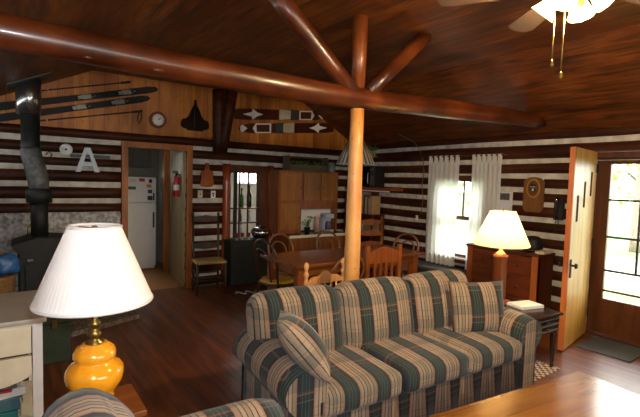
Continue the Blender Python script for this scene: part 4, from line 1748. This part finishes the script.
b2(bm, (-.08, -.06, 0), (.09, .1, .03), bev=.005); b2(bm, (-.08, .03, .03), (.09, .1, .29), bev=.005); b2(bm, (-.08, -.06, .22), (.09, .1, .29), bev=.008)
obj('body', bm, plain('pale_blue', (176, 186, 204), .4), t)
bm = B()
lathe(bm, [(.045, .032), (.055, .07), (.05, .14), (.04, .16), (.04, .17)], (0, -.02, 0), 18)
obj('carafe', bm, plain('smoked_glass', (90, 84, 110), .1, coat=.5), t)

# planter and jar on the hutch
pl0, pl1 = at(287, 168, 1, HF + .1), at(325, 170, 1, HF + .1)
t = thing('planter_box', 'weathered wooden planter box with greenery on top of the hutch', 'planter', ((pl0.x + pl1.x) / 2, HF + .12, htop))
pw_ = (pl1.x - pl0.x) / 2
bm = B()
b2(bm, (-pw_, -.09, 0), (pw_, -.075, .10)); b2(bm, (-pw_, .075, 0), (pw_, .09, .10)); b2(bm, (-pw_, -.075, 0), (pw_, .075, .02))
for s in (-1, 1):
    b2(bm, (s * pw_ - .012, -.09, 0), (s * pw_ + .012, .09, .23))
tube(bm, [(-pw_, 0, .215), (pw_, 0, .215)], .012, 10)
obj('box', bm, wood('weathered_wood', (72, 62, 48), (98, 86, 66), 0, 6), t)
bm = B()
for k in range(120):
    c_ = Vector((random.uniform(-pw_ * .92, pw_ * .92), random.uniform(-.07, .07), random.uniform(.07, .15)))
    bmesh.ops.create_icosphere(bm, subdivisions=1, radius=.022, matrix=Matrix.Translation(c_) @ Matrix.Rotation(random.uniform(0, 6), 4, 'Z') @ Matrix.Rotation(random.uniform(-1, 1), 4, 'Y') @ Matrix.Diagonal((1, .55, .3, 1)))
obj('greenery', bm, M_leaf, t)
jp = at(331, 168, 1, HF + .12)
t = thing('glass_jar', 'pale glass jar on the hutch right of the planter', 'jar', (jp.x, HF + .12, htop))
bm = B()
lathe(bm, [(.07, 0), (.075, .01), (.075, .12), (.06, .14), (.06, .15)], seg=20)
obj('jar', bm, plain('pale_jar_glass', (112, 120, 112), .15, coat=.4), t)
bm = B()
lathe(bm, [(.064, .145), (.064, .165), (0, .17)], seg=20)
obj('lid', bm, M_grey, t)

# ------------------------------------------------------------------ dining table and chairs
TX0, TX1, TY0, TY1 = 2.30, 4.18, 3.60, 4.36
dt = thing('dining_table', 'long brown wooden dining table behind the sofa', 'table', ((TX0 + TX1) / 2, (TY0 + TY1) / 2, 0))
hx, hy = (TX1 - TX0) / 2, (TY1 - TY0) / 2
bm = B()
b2(bm, (-hx, -hy, .72), (hx, hy, .75), bev=.006)
obj('tabletop', bm, M_table, dt)
bm = B()
for s in (-1, 1):
    b2(bm, (-hx + .1, s * (hy - .08) - .012, .62), (hx - .1, s * (hy - .08) + .012, .72))
    b2(bm, (s * (hx - .1) - .012, -hy + .08, .62), (s * (hx - .1) + .012, hy - .08, .72))
obj('apron', bm, M_table, dt)
for sx in (-1, 1):
    for sy in (-1, 1):
        bm = B()
        bx(bm, (sx * (hx - .11), sy * (hy - .1), .36), (.085, .085, .72), bev=.006)
        obj('leg', bm, M_chairred, dt)


def bentwood(label, loc, rotz, mat, seatmat, hb=.88):
    t = thing('bentwood_chair', label, 'chair', loc, rotz)
    bm = B()
    lathe(bm, [(.19, -.02), (.2, -.015), (.2, .01), (.18, .022), (.1, .028), (0, .03)], (0, 0, .45), 28)
    obj('seat', bm, seatmat, t)
    bm = B()
    tube(bm, [(.2 * math.cos(2 * PI * k / 32), .2 * math.sin(2 * PI * k / 32), .435) for k in range(32)], .014, 8, closed=True)
    obj('seat_ring', bm, mat, t)

    def hoop(w, y0, top, base):
        pts = [(-w * .85, y0, base)]
        pts.append((-w * .95, y0 + .03, base + .18))
        for k in range(13):
            a = PI - PI * k / 12
            pts.append((w * math.cos(a), y0 + .05 + .05 * math.sin(a), top - w * .95 + w * .95 * math.sin(a)))
        pts.append((w * .95, y0 + .03, base + .18))
        pts.append((w * .85, y0, base))
        return pts
    bm = B()
    tube(bm, [(-.19, .17, 0), (-.175, .14, .3)] + hoop(.19, .13, hb, .45) + [(.175, .14, .3), (.19, .17, 0)], .014, 8)
    obj('back_hoop', bm, mat, t)
    bm = B()
    tube(bm, hoop(.105, .165, hb - .1, .45), .011, 8)
    obj('inner_hoop', bm, mat, t)
    for s in (-1, 1):
        bm = B()
        tube(bm, [(s * .13, -.13, .44), (s * .15, -.15, .25), (s * .18, -.18, 0)], [.018, .016, .012], 10)
        obj('leg', bm, mat, t)
    bm = B()
    tube(bm, [(.155 * math.cos(2 * PI * k / 32), .155 * math.sin(2 * PI * k / 32), .26) for k in range(32)], .009, 8, closed=True)
    obj('stretcher_ring', bm, mat, t)
    return t


G = 'bentwood chairs round the dining table'
bentwood('dark bentwood chair with mustard yellow seat at the left end of the dining table', (2.50, 4.30, 0), R(100), M_bentdk, M_yellow, .93)
o = bentwood('bentwood chair behind the dining table, in front of the dark low cabinet', (2.90, 4.72, 0), R(4), M_bent, M_bent, .88)
dup(o, (3.65, 4.74, 0), R(-4), 'bentwood chair behind the dining table, in front of the hutch counter')
dup(o, (4.38, 4.24, 0), R(-75), 'bentwood chair at the right end of the dining table near the curtain')
dup(o, (2.71, 3.47, 0), R(178), 'bentwood chair on the near side of the table, half hidden by the pale post')


def near_chair(name, label, loc, rotz, kind, mat):
    """chair on the near side of the table, its back to the viewer: local +y is the back"""
    t = thing(name, label, 'chair', loc, rotz)
    w, d, hb = .42, .38, .90 if kind == 'turned' else .955
    for s in (-1, 1):
        bm = B()
        if kind == 'turned':
            lathe(bm, [(.013, 0), (.018, .1), (.02, .43), (.016, .46), (.02, .5), (.02, .74), (.015, .755), (.022, .775), (.026, .79), (.016, .81), (.013, .82), (.022, .845), (.024, .865), (.016, .89), (0, .9)], (s * w / 2, d / 2, 0), 14)
        else:
            b2(bm, (s * w / 2 - .022, d / 2 - .016, 0), (s * w / 2 + .022, d / 2 + .016, hb))
        obj('leg', bm, mat, t)
        bm = B()
        if kind == 'turned':
            lathe(bm, [(.012, 0), (.018, .2), (.02, .44)], (s * w / 2, -d / 2, 0), 12)
        else:
            b2(bm, (s * w / 2 - .02, -d / 2 - .02, 0), (s * w / 2 + .02, -d / 2 + .02, .44))
        obj('leg', bm, mat, t)
    bm = B()
    b2(bm, (-w / 2 - .02, -d / 2 - .02, .44), (w / 2 + .02, d / 2 - .017 if kind != 'turned' else d / 2 - .02, .465), bev=.006)
    obj('seat', bm, mat, t)
    if kind == 'turned':
        bm = B()
        pts = [(-w / 2, .70), (w / 2, .70)]
        for k in range(17):
            x = w / 2 - w * k / 16
            u = abs(x) / (w / 2)
            pts.append((x, .765 + .035 * math.cos(u * PI) * (1 if u < .75 else .9) + .012 * math.cos(u * PI * 3)))
        prism(bm, pts, 1, d / 2 - .011, d / 2 + .011)
        obj('crest_rail', bm, mat, t)
        for k in range(5):
            x = -.13 + .065 * k
            bm = B()
            tube(bm, [(x, d / 2, .455), (x, d / 2, .72)], .008, 8)
            obj('spindle', bm, mat, t)
    else:
        bm = B()
        pts = [(-w / 2 + .02, .77), (w / 2 - .02, .77)]
        for k in range(13):
            x = (w / 2 - .02) * (1 - 2 * k / 12)
            pts.append((x, .875 + .06 * math.cos(x / (w / 2) * PI / 2)))
        prism(bm, pts, 1, d / 2 - .01, d / 2 + .01)
        obj('crest_rail', bm, mat, t)
        bm = B()
        b2(bm, (-w / 2 + .02, d / 2 - .01, .50), (w / 2 - .02, d / 2 + .01, .55))
        obj('lower_rail', bm, mat, t)
        for k in range(4):
            x = -.1125 + .075 * k
            bm = B()
            b2(bm, (x - .016, d / 2 - .008, .55), (x + .016, d / 2 + .008, .77))
            obj('slat', bm, mat, t)
    for s in (-1, 1):
        bm = B()
        tube(bm, [(s * w / 2, -d / 2, .2), (s * w / 2, d / 2, .2)], .01, 8)
        obj('stretcher', bm, mat, t)
    return t


near_chair('spindle_chair', 'pale pine chair with turned finials and scalloped crest, left of the post', (2.265, 3.27, 0), R(183), 'turned', M_chairpine)
near_chair('slat_back_chair', 'reddish slat-back chair with arched crest rail behind the sofa, right of the post', (3.16, 3.45, 0), R(176), 'slat', M_chairred)

# ------------------------------------------------------------------ hanging lamp
hl = Vector((3.43, 4.1, 0))
hp = thing('pendant_lamp', 'grey striped pleated shade hanging over the dining table', 'lamp', (hl.x, hl.y, 0))
bm = B()
N = 96
lathe(bm, [(.235, 1.80), (.10, 2.08)], seg=N, close=False, mod=lambda a: 1 + .018 * math.cos(a * 24))
for f in bm.faces:
    c_ = f.calc_center_median()
    a = math.atan2(c_.y, c_.x)
    f.material_index = 1 if math.cos(a * 24) < -.2 else 0
sh = obj('lamp_shade', bm, [M_shadeg, M_shadedk], hp)
sh.modifiers.new('s', 'SOLIDIFY').thickness = .003
bm = B()
tube(bm, [(.235 * math.cos(2 * PI * k / 40), .235 * math.sin(2 * PI * k / 40), 1.798) for k in range(40)], .006, 6, closed=True)
obj('shade_trim', bm, M_shadeg, hp)
bm = B()
tube(bm, [(0, 0, 2.0), (0, 0, ZF)], .006, 6)
for k in range(3):
    a = 2 * PI * k / 3
    tube(bm, [(0, 0, 2.07), (.1 * math.cos(a), .1 * math.sin(a), 2.07)], .003, 5)
obj('hanging_chain', bm, M_bronze, hp)
bm = B()
lathe(bm, [(.02, 2.0), (.024, 1.96), (.03, 1.91), (.02, 1.88), (0, 1.875)], seg=14)
obj('bulb', bm, M_white, hp)

# ------------------------------------------------------------------ corner: microwave shelf, bookcase, ivy
SHX = 4.90
s0 = at(398, 190, 0, SHX)
SY0, SY1 = s0.y + .16, 6.13
SZ = s0.z + .02
sf = thing('wall_shelf', 'red-brown wall shelf with pale edge under the microwave', 'shelf', (SHX, 0, SZ))
bm = B()
b2(bm, (0, SY0, -.045), (XR - SHX - .01, SY1, 0))
obj('board', bm, wood('shelf_board', (120, 54, 24), (156, 80, 36), 1, 5), sf)
bm = B()
b2(bm, (-.012, SY0 + .02, -.064), (0.0, SY1, -.047))
obj('pale_edge', bm, M_white, sf)
for y in (SY0 + .55, SY1 - .15):
    bm = B()
    prism(bm, [(.06, -.045), (.26, -.045), (.26, -.25), (.23, -.25)], 1, y - .012, y + .012)
    obj('bracket', bm, M_dkframe, sf)
m0 = at(385, 175, 0, XR - .05).y
MWD = .46
mw = thing('microwave', 'black microwave oven on the corner wall shelf', 'microwave', (SHX + .02, m0, SZ))
bm = B()
b2(bm, (.015, 0, .012), (.225, MWD, .35), bev=.006)
obj('body', bm, M_black, mw)
box_part('door', (.0, .13, .02), (.014, MWD - .01, .34), M_blackgloss, mw)
cp = box_part('control_panel', (.0, .01, .02), (.014, .122, .34), M_darkgrey, mw)
bm = B()
b2(bm, (-.003, .025, .275), (-.0, .105, .315))
obj('display', bm, plain('grey_display', (96, 104, 108), .2), cp)
bm = B()
for i in range(3):
    for j in range(4):
        b2(bm, (-.003, .025 + i * .028, .05 + j * .038), (0, .047 + i * .028, .075 + j * .038))
obj('button', bm, M_grey, cp)
bm = B()
tube(bm, [(-.02, .14, .06), (-.028, .14, .1), (-.028, .14, .2), (-.02, .14, .24)], .008, 8)
obj('door_handle', bm, M_alu, mw)
for k in range(4):
    bm = B()
    cyl(bm, (.05 if k % 2 else .2, .05 if k < 2 else MWD - .05, 0), (.05 if k % 2 else .2, .05 if k < 2 else MWD - .05, .013), .014)
    obj('foot', bm, M_black, mw)
iv = thing('potted_ivy', 'small trailing ivy plant hanging behind the striped lamp shade', 'plant', (4.76, 5.30, 1.98))
bm = B()
lathe(bm, [(.05, 0), (.07, .09), (.075, .1), (.06, .1), (0, .08)], seg=16)
obj('pot', bm, M_tan, iv)
bm = B()
for k in range(60):
    a = random.uniform(0, 2 * PI); rr = random.uniform(.02, .13)
    c_ = Vector((rr * math.cos(a), rr * math.sin(a), random.uniform(.05, .22) - rr * .5))
    tube(bm, [(0, 0, .09), c_ * .6 + Vector((0, 0, .08)), c_], .002, 4)
    bmesh.ops.create_icosphere(bm, subdivisions=1, radius=.026, matrix=Matrix.Translation(c_) @ Matrix.Rotation(a, 4, 'Z') @ Matrix.Rotation(random.uniform(-1, 1), 4, 'Y') @ Matrix.Diagonal((1, .7, .25, 1)))
obj('foliage', bm, M_leaf, iv)
bm = B()
tube(bm, [(0, 0, .1), (0, 0, roofz(4.76) - 1.98)], .003, 5)
obj('hanger', bm, M_black, iv)

bc = thing('bookcase', 'dark corner bookcase under the microwave shelf', 'bookcase', (4.86, 5.35, 0))
BH = 1.06
bm = B()
for x in (0, .26):
    b2(bm, (x, 0, 0), (x + .03, .02, BH))
b2(bm, (0, .70, 0), (.29, .72, BH + .3)); b2(bm, (.27, .02, 0), (.29, .70, BH))
obj('case', bm, M_dkframe, bc)
for z in (.04, .42, .72, BH - .02):
    box_part('shelf', (0.0, 0.0, z), (.27, .70, z + .02), M_dkframe, bc)
cols = [(172, 142, 100), (150, 140, 124), (120, 96, 66), (190, 176, 150), (96, 70, 50), (180, 150, 104), (204, 196, 180), (84, 88, 92), (150, 116, 70), (128, 120, 108)]
nm_ = ['tan', 'grey-beige', 'brown', 'cream', 'dark brown', 'light tan', 'white', 'slate', 'ochre', 'grey']
y = .03
for k in range(10):
    h = (.24, .21, .235, .22, .25, .23, .245, .20, .22, .235)[k]
    th = (.05, .035, .04, .03, .055, .045, .03, .04, .035, .05)[k]
    bm = B()
    b2(bm, (.0, 0, 0), (.19, th - .003, h * 1.25), bev=.002)
    o = obj('book', bm, plain('cover_%d' % k, cols[k], .7), None, loc=(4.88, 5.35 + y, BH + .001))
    pos = 'nearest the window end' if k == 0 else ('at the far corner end' if k == 9 else '%s from the window end' % ('second', 'third', 'fourth', 'fifth', 'sixth', 'seventh', 'eighth', 'ninth')[k - 1])
    tag(o, '%s book on the top shelf of the corner bookcase, %s' % (nm_[k], pos), 'book', 'books on the corner bookcase')
    y += th + .004
for k, (yy, lb, c, h, w_) in enumerate(((.12, 'tan box on the middle shelf of the corner bookcase', (170, 140, 98), .20, .16), (.33, 'white box beside the tan box in the corner bookcase', (200, 196, 190), .15, .12), (.53, 'small grey box at the far end of the bookcase middle shelf', (120, 118, 114), .12, .12))):
    bm = B()
    b2(bm, (0, -w_ / 2, 0), (.2, w_ / 2, h), bev=.003)
    tag(obj('storage_box', bm, plain('boxcol_%d' % k, c, .7), None, loc=(4.875, 5.35 + yy, .741)), lb, 'box')

# ------------------------------------------------------------------ right wall furnishings
XW = XR - .036
# curtains


def curtain(y0, y1, z0, z1, label, seed):
    t = thing('curtain', label, 'curtain', (XR - .10, 0, 0))
    bm = B()
    nx, nzn = 60, 12
    cols_ = []
    for i in range(nx + 1):
        f = i / nx
        col = []
        for j in range(nzn + 1):
            g = j / nzn
            amp = .02 + .018 * (1 - g)
            wv = math.sin(f * 2 * PI * 6.5 + seed + .6 * math.sin(g * 2 + f * 5)) * amp
            yy = y0 + (y1 - y0) * f + .02 * math.sin(g * 3 + seed) * (1 - g)
            col.append(bm.verts.new((wv, yy, z0 + (z1 - z0) * g)))
        cols_.append(col)
    for a, b in zip(cols_, cols_[1:]):
        for j in range(nzn):
            f = bm.faces.new((a[j], b[j], b[j + 1], a[j + 1])); f.smooth = True
    obj('panel', bm, M_curtain, t)
    n = 6
    for k in range(n):
        yy = y0 + (y1 - y0) * (k + .25) / (n - .5)
        bm = B()
        b2(bm, (-.016, yy - .022, z1 - .01), (-.012, yy + .022, z1 + .10))
        b2(bm, (.012, yy - .022, z1 - .01), (.016, yy + .022, z1 + .10))
        b2(bm, (-.016, yy - .022, z1 + .097), (.016, yy + .022, z1 + .10))
        obj('tab', bm, M_curtain, t)
    return t


cy = [at(x, 200, 0, XR - .1).y for x in (428, 457, 471, 499)]
curtain(cy[1], cy[0], .44, 1.90, 'left white tab-top curtain, farther from the entrance', 0.3)
curtain(cy[3], cy[2], .44, 1.90, 'right white tab-top curtain, nearer the entrance', 2.1)
bm = B()
tube(bm, [(XR - .1, cy[3] - .08, 1.985), (XR - .1, cy[0] + .06, 1.985)], .011, 10)
for y in (cy[3] - .05, (cy[1] + cy[2]) / 2, cy[0] + .03):
    tube(bm, [(XR - .1, y, 1.985), (XR - .02, y, 1.985)], .006, 6)
tag(obj('curtain_rod', bm, M_dkframe), 'dark rod carrying the two white curtains', 'curtain rod')

# grey bench board along the wall
g0, g1 = 3.45, 5.25
bn = thing('wall_bench', 'low grey bench along the log wall below the curtains', 'bench', (XR - .25, 0, 0))
bm = B()
b2(bm, (-.13, g0, .385), (.20, g1, .42), bev=.005)
obj('top', bm, M_grey, bn)
bm = B()
b2(bm, (-.10, g0 + .02, 0.0), (.19, g1 - .02, .384))
obj('front', bm, M_darkgrey, bn)

# dresser
DRF, DRY0, DRY1, DRZ = 4.72, 2.46, 3.40, .86
ds = thing('dresser', 'reddish brown dresser against the right log wall behind the lit lamp', 'dresser', (DRF, 0, 0))
bm = B()
b2(bm, (.0, DRY0 + .02, .04), (.32, DRY1 - .02, DRZ - .03))
obj('case', bm, M_dresserdk, ds)
bm = B()
b2(bm, (-.03, DRY0, DRZ - .03), (.325, DRY1, DRZ), bev=.006)
obj('top', bm, M_dresserdk, ds)
for y in (DRY0 + .02, DRY1 - .09):
    box_part('corner_post', (-.016, y, 0), (.04, y + .07, DRZ - .03), wood('dresser_post', (140, 72, 30), (172, 98, 44), 2, 5), ds)
for z0, z1 in ((.60, .81), (.345, .585), (.09, .33)):
    bm = B()
    b2(bm, (-.012, DRY0 + .10, z0), (.0, DRY1 - .10, z1), bev=.003)
    d = obj('drawer', bm, M_dresser, ds)
    for y in (DRY0 + .25, DRY1 - .25):
        bm = B()
        lathe(bm, [(.008, 0), (.008, .012), (.018, .02), (.016, .03), (0, .034)], seg=12)
        bmesh.ops.transform(bm, matrix=Matrix.Translation((-.012, y, (z0 + z1) / 2)) @ Matrix.Rotation(R(-90), 4, 'Y'), verts=bm.verts)
        obj('knob', bm, M_dkframe, d, smooth=True)
# round black thing on the dresser
hpnt = at(542, 252, 2, DRZ)
t = thing('helmet', 'round black helmet-like dome on the dresser next to the open door', 'helmet', (4.91, 2.66, DRZ))
bm = B()
lathe(bm, [(.085, 0), (.105, .02), (.108, .08), (.095, .13), (.06, .165), (0, .178)], seg=26, mod=lambda a: 1 + .08 * math.cos(a))
obj('shell', bm, M_black, t)
bm = B()
tube(bm, [(.11 * math.cos(a), .11 * math.sin(a), .02) for a in [2 * PI * k / 30 for k in range(30)]], .007, 6, closed=True)
obj('rim', bm, M_darkgrey, t)
bm = B()
b2(bm, (-.13, -.1, 0), (.13, .1, .02), bev=.003)
tag(obj('paper_stack', bm, M_paper, None, loc=(4.88, 3.02, DRZ), rotz=R(14)), 'flat white papers on the dresser behind the lit lamp shade', 'paper')
bm = B()
b2(bm, (-.1, -.05, 0), (.1, .05, .03), bev=.003)
tag(obj('book', bm, M_paper2, None, loc=(4.85, 2.50, DRZ), rotz=R(4)), 'pale closed book on the dresser between the black dome and the door', 'book')

# calendar
q = at(504, 216, 0, XW)
t = thing('wall_calendar', 'white wall calendar with a dark picture, right of the curtain', 'calendar', (XW, q.y, q.z))
bm = B()
b2(bm, (-.006, -.105, 0), (0, .105, .31))
obj('sheet', bm, plain('bluish_paper', (206, 204, 214), .8, vary=.03), t)
bm = B()
b2(bm, (-.008, -.065, .205), (-.006, .065, .29))
obj('picture', bm, plain('dark_picture', (66, 72, 68), .6, vary=.6, scale=40), t)
# oval plaque clock
q = at(533, 212, 0, XW)
t = thing('wall_plaque', 'carved wooden plaque with an oval emblem, on the log wall above the dresser', 'plaque', (XW, q.y, q.z))
bm = B()
pts = [(-.125, .05), (-.09, .0), (.09, .0), (.125, .05), (.125, .36)]
for k in range(1, 10):
    a = PI * k / 10
    pts.append((.125 * math.cos(a) * .96, .36 + .06 * math.sin(a)))
pts.append((-.125, .36))
prism(bm, pts, 0, -.022, 0)
obj('board', bm, wood('plaque_wood', (100, 60, 19), (134, 86, 30), 2, 6), t)


def oval(bm, ry, rz, cz_, x0, x1, n=30):
    prism(bm, [(ry * math.cos(2 * PI * k / n), cz_ + rz * math.sin(2 * PI * k / n)) for k in range(n)], 0, x0, x1)


bm = B(); oval(bm, .085, .115, .285, -.028, -.022)
obj('gold_oval', bm, plain('dull_gold', (176, 132, 46), .35, .5), t)
bm = B(); oval(bm, .066, .093, .285, -.031, -.028)
obj('dark_oval', bm, plain('plaque_brown', (96, 58, 22), .4), t)
bm = B()
for (y, z, ry, rz) in ((.015, .32, .022, .024), (-.022, .315, .012, .02), (.02, .275, .016, .02), (-.015, .262, .02, .022)):
    oval(bm, ry, rz, z, -.034, -.031, 16)
    bmesh.ops.translate(bm, verts=bm.verts[-32:], vec=(0, y, 0))
obj('emblem', bm, M_black, t)
bm = B()
oval(bm, .013, .016, .268, -.037, -.034, 14)
b2(bm, (-.037, -.03, .30), (-.034, .03, .306))
obj('pale_mark', bm, M_paper, t)

# thermometer, phone
q = at(542, 200, 0, XW)
t = thing('thermometer', 'thin pale thermometer strip right beside the oval plaque', 'thermometer', (XW, q.y - .0, 1.34))
bm = B(); b2(bm, (-.008, -.010, 0), (0, .010, .36)); obj('strip', bm, M_paper, t)
bm = B(); tube(bm, [(-.010, 0, .03), (-.010, 0, .3)], .0025, 6); obj('tube', bm, M_red, t)
q = at(559.5, 220, 0, XW)
t = thing('wall_telephone', 'black wall telephone between the plaque and the open door', 'telephone', (XW, q.y, q.z))
bm = B(); b2(bm, (-.05, -.05, 0), (0, .05, .24), bev=.006); obj('body', bm, M_black, t)
bm = B()
tube(bm, [(-.075, -.0, .02), (-.085, -.0, .06), (-.085, 0, .2), (-.075, 0, .26)], [.022, .014, .014, .024], 10)
obj('handset', bm, M_blackgloss, t)
bm = B(); lathe(bm, [(.018, 0), (.018, .006), (0, .007)], seg=14)
bmesh.ops.transform(bm, matrix=Matrix.Translation((-.099, 0, .225)) @ Matrix.Rotation(R(-90), 4, 'Y'), verts=bm.verts)
obj('bright_button', bm, M_silver, t)
bm = B()
tube(bm, [(-.04, .02, .0), (-.05, .03, -.08), (-.05, .01, -.13), (-.05, -.02, -.09), (-.06, -.01, .02)], .004, 6)
obj('coil_cord', bm, M_black, t)
# cord on wall by the corner + switch
bm = B()
v = [at(x, y, 0, XW - .012) for x, y in ((420, 150), (423, 160), (424, 172), (422, 185), (423, 198), (421, 214))]
v = [Vector((4.93, v[0].y + .25, 2.34)), Vector((5.08, v[0].y + .06, 2.22))] + v
tube(bm, v, .006, 6)
tag(obj('hanging_cord', bm, M_bark), 'thin dried vine hanging from the ceiling down the log wall left of the curtains', 'vine')
q = at(417, 217.5, 0, XW)
t = thing('light_switch', 'tiny pale switch on the dark log left of the curtains', 'switch', q)
bm = B(); b2(bm, (-.008, -.02, -.035), (0.004, .02, .035), bev=.002); obj('plate', bm, M_paper, t)
bm = B(); b2(bm, (-.016, -.005, -.01), (-.008, .005, .012)); obj('toggle', bm, M_paper, t)
# two thin rods above the storm door
for z, lb in ((1.985, 'upper thin wire rod across the head of the entrance'), (1.90, 'lower thin wire rod across the head of the entrance')):
    bm = B()
    tube(bm, [(XR - .045, DOOR[0] + .02, z), (XR - .045, DOOR[1] - .04, z)], .006, 8)
    for y in (DOOR[0] + .03, DOOR[1] - .05):
        tube(bm, [(XR - .045, y, z), (XR + .07, y, z)], .004, 6)
    tag(obj('curtain_rod', bm, M_alu), lb, 'curtain rod')

# doormat and rug
bm = B()
b2(bm, (-.25, -.24, .0), (.25, .24, .012), bev=.004)
tag(obj('doormat', bm, M_mat, None, loc=(4.91, 1.79, .0), rotz=R(2)), 'grey doormat on the floor inside the entrance', 'doormat')


def rugmat():
    m, nt, b = new_mat('woven_rug')
    tc = nd(nt, 'ShaderNodeTexCoord')
    ck_ = nd(nt, 'ShaderNodeTexChecker')
    ck_.inputs['Scale'].default_value = 30
    ck_.inputs['Color1'].default_value = lin((196, 172, 140))
    ck_.inputs['Color2'].default_value = lin((84, 56, 48))
    nt.links.new(tc.outputs['Object'], ck_.inputs['Vector'])
    nt.links.new(ck_.outputs[0], b.inputs['Base Color'])
    b.inputs['Roughness'].default_value = .95
    return m


rg = thing('rug', 'checked woven rug with fringe under the dark end table', 'rug', (3.62, 2.14, 0))
bm = B(); b2(bm, (-.33, -.32, 0), (.30, .42, .008)); obj('weave', bm, rugmat(), rg)
bm = B()
for k in range(26):
    y = -.31 + .0285 * k
    tube(bm, [(.30, y, .004), (.335, y + random.uniform(-.008, .008), .004)], .0035, 5)
obj('fringe', bm, M_paper2, rg)['kind'] = 'stuff'

# small hook on the ceiling
hk = at(115, 38, 2, 2.875)
bm = B()
tube(bm, [(0, 0, .005), (0, 0, -.015), (.02, 0, -.025), (.035, 0, -.012)], .006, 6)
tag(obj('ceiling_hook', bm, M_silver, None, loc=(.93, 4.55, ZF - .045)), 'small bright hook on the ceiling above the long beam at the left', 'hook')

# ------------------------------------------------------------------ outdoors
bm = B()
b2(bm, (5.42, -40, -.5), (80, 60, -.25))
struct('ground', bm, M_grass, 'bright lawn outside the right wall')
bm = B()
prism(bm, [(9.2, -40), (13.5, -40), (13.5, 60), (9.2, 60)], 2, -.25, -.24)
struct('ground_drive', bm, M_gravel, 'pale gravel drive beyond the lawn')


def tree(x, y, h, r, label, seed, low=1.6):
    t = thing('tree', label, 'tree', (x, y, -.25), group='trees outside')
    rnd = random.Random(seed)
    bm = B()
    logm(bm, (0, 0, 0), (0, 0, h * .8), (r, r * .5), 12, seed=seed, wob=.15, step=.5)
    for k in range(7):
        a = rnd.uniform(0, 6.28); z = rnd.uniform(low, h * .75); L = rnd.uniform(1, 2.2)
        tube(bm, [(0, 0, z), (math.cos(a) * L * .6, math.sin(a) * L * .6, z + .5), (math.cos(a) * L, math.sin(a) * L, z + .8)], [r * .3, r * .2, r * .05], 6)
    obj('trunk', bm, M_bark, t)
    bm = B()
    for k in range(700):
        a = rnd.uniform(0, 6.28); z = rnd.uniform(low, h); rr = rnd.uniform(.1, 1) ** .5 * (2.6 * (1 - ((z - low) / (h - low) - .35) ** 2))
        c_ = Vector((rr * math.cos(a), rr * math.sin(a), z))
        s = rnd.uniform(.1, .22)
        d1_ = Vector((rnd.uniform(-1, 1), rnd.uniform(-1, 1), rnd.uniform(-1, 1))).normalized()
        d2_ = d1_.orthogonal().normalized()
        bm.faces.new([bm.verts.new(c_ + d1_ * s), bm.verts.new(c_ + d2_ * s * .5), bm.verts.new(c_ - d1_ * s), bm.verts.new(c_ - d2_ * s * .5)])
    obj('foliage', bm, M_leafout, t)


tree(15.2, 5.05, 6.5, .22, 'tree trunk standing beyond the drive, seen through the storm door', 1, 3.2)
tree(19, 9.5, 6, .3, 'leafy tree far out, left of the trunk seen through the entrance', 2, 1.5)
tree(24, 8.0, 7, .3, 'distant leafy tree behind the trunk seen through the entrance', 5, 1.0)
tree(13.5, 11.5, 5.5, .2, 'leafy tree seen through the curtained window', 3, .8)
tree(18, 17, 6.5, .3, 'farther leafy tree seen through the curtained window', 4, .6)

# ------------------------------------------------------------------ light
sc = bpy.context.scene
w = bpy.data.worlds.new('overcast_sky')
sc.world = w
w.use_nodes = True
nt = w.node_tree
bg = nt.nodes['Background']
tc = nd(nt, 'ShaderNodeTexCoord')
sx = nd(nt, 'ShaderNodeSeparateXYZ')
nt.links.new(tc.outputs['Generated'], sx.inputs[0])
nt.links.new(ramp(nt, math_n(nt, 'MULTIPLY_ADD', sx.outputs[2], .5, .5), [(.45, (.52, .55, .50, 1)), (.62, (.62, .64, .62, 1)), (.8, (1, 1, 1, 1))]), bg.inputs['Color'])
bg.inputs['Strength'].default_value = 19.0


def light(name, kind, loc, energy, col, size=.05, rot=None, size_y=None):
    l = bpy.data.lights.new(name, kind)
    l.energy = energy
    l.color = col
    if kind == 'AREA':
        l.size = size
        if size_y:
            l.shape = 'RECTANGLE'; l.size_y = size_y
    else:
        l.shadow_soft_size = size
    o = bpy.data.objects.new(name, l)
    C.objects.link(o)
    o.location = loc
    if rot:
        o.rotation_euler = rot
    return o


def portal(name, loc, rot, sx_, sy_):
    o = light(name, 'AREA', loc, 1, (1, 1, 1), sx_, rot, sy_)
    o.data.cycles.is_portal = True


portal('portal_door', (XR + .2, (DOOR[0] + DOOR[1]) / 2, 1.05), (0, R(90), 0), 1.9, .85)
portal('portal_window', (XR + .2, (WIN[0] + WIN[1]) / 2, 1.12), (0, R(90), 0), 1.1, .85)
portal('portal_front', ((FILL_WIN[0] + FILL_WIN[1]) / 2, YF - .2, 1.35), (R(90), 0, 0), 1.8, .8)
light('fan_light', 'POINT', (FC.x, FC.y, 2.46), 190, (1, .72, .38), .09)
light('lamp_light', 'POINT', (3.725, 2.315, 1.19), 27, (1, .70, .36), .04)
light('camera_flash', 'POINT', (.03, -.02, 1.68), 125, (1, .98, .96), .03)

vs = sc.view_settings
vs.view_transform = 'Standard'
vs.look = 'None'
vs.exposure = 0
vs.gamma = 1
vs.use_curve_mapping = False
sc.cycles.use_denoising = True
sc.cycles.max_bounces = 8
sc.cycles.transparent_max_bounces = 12
sc.cycles.sample_clamp_indirect = 6
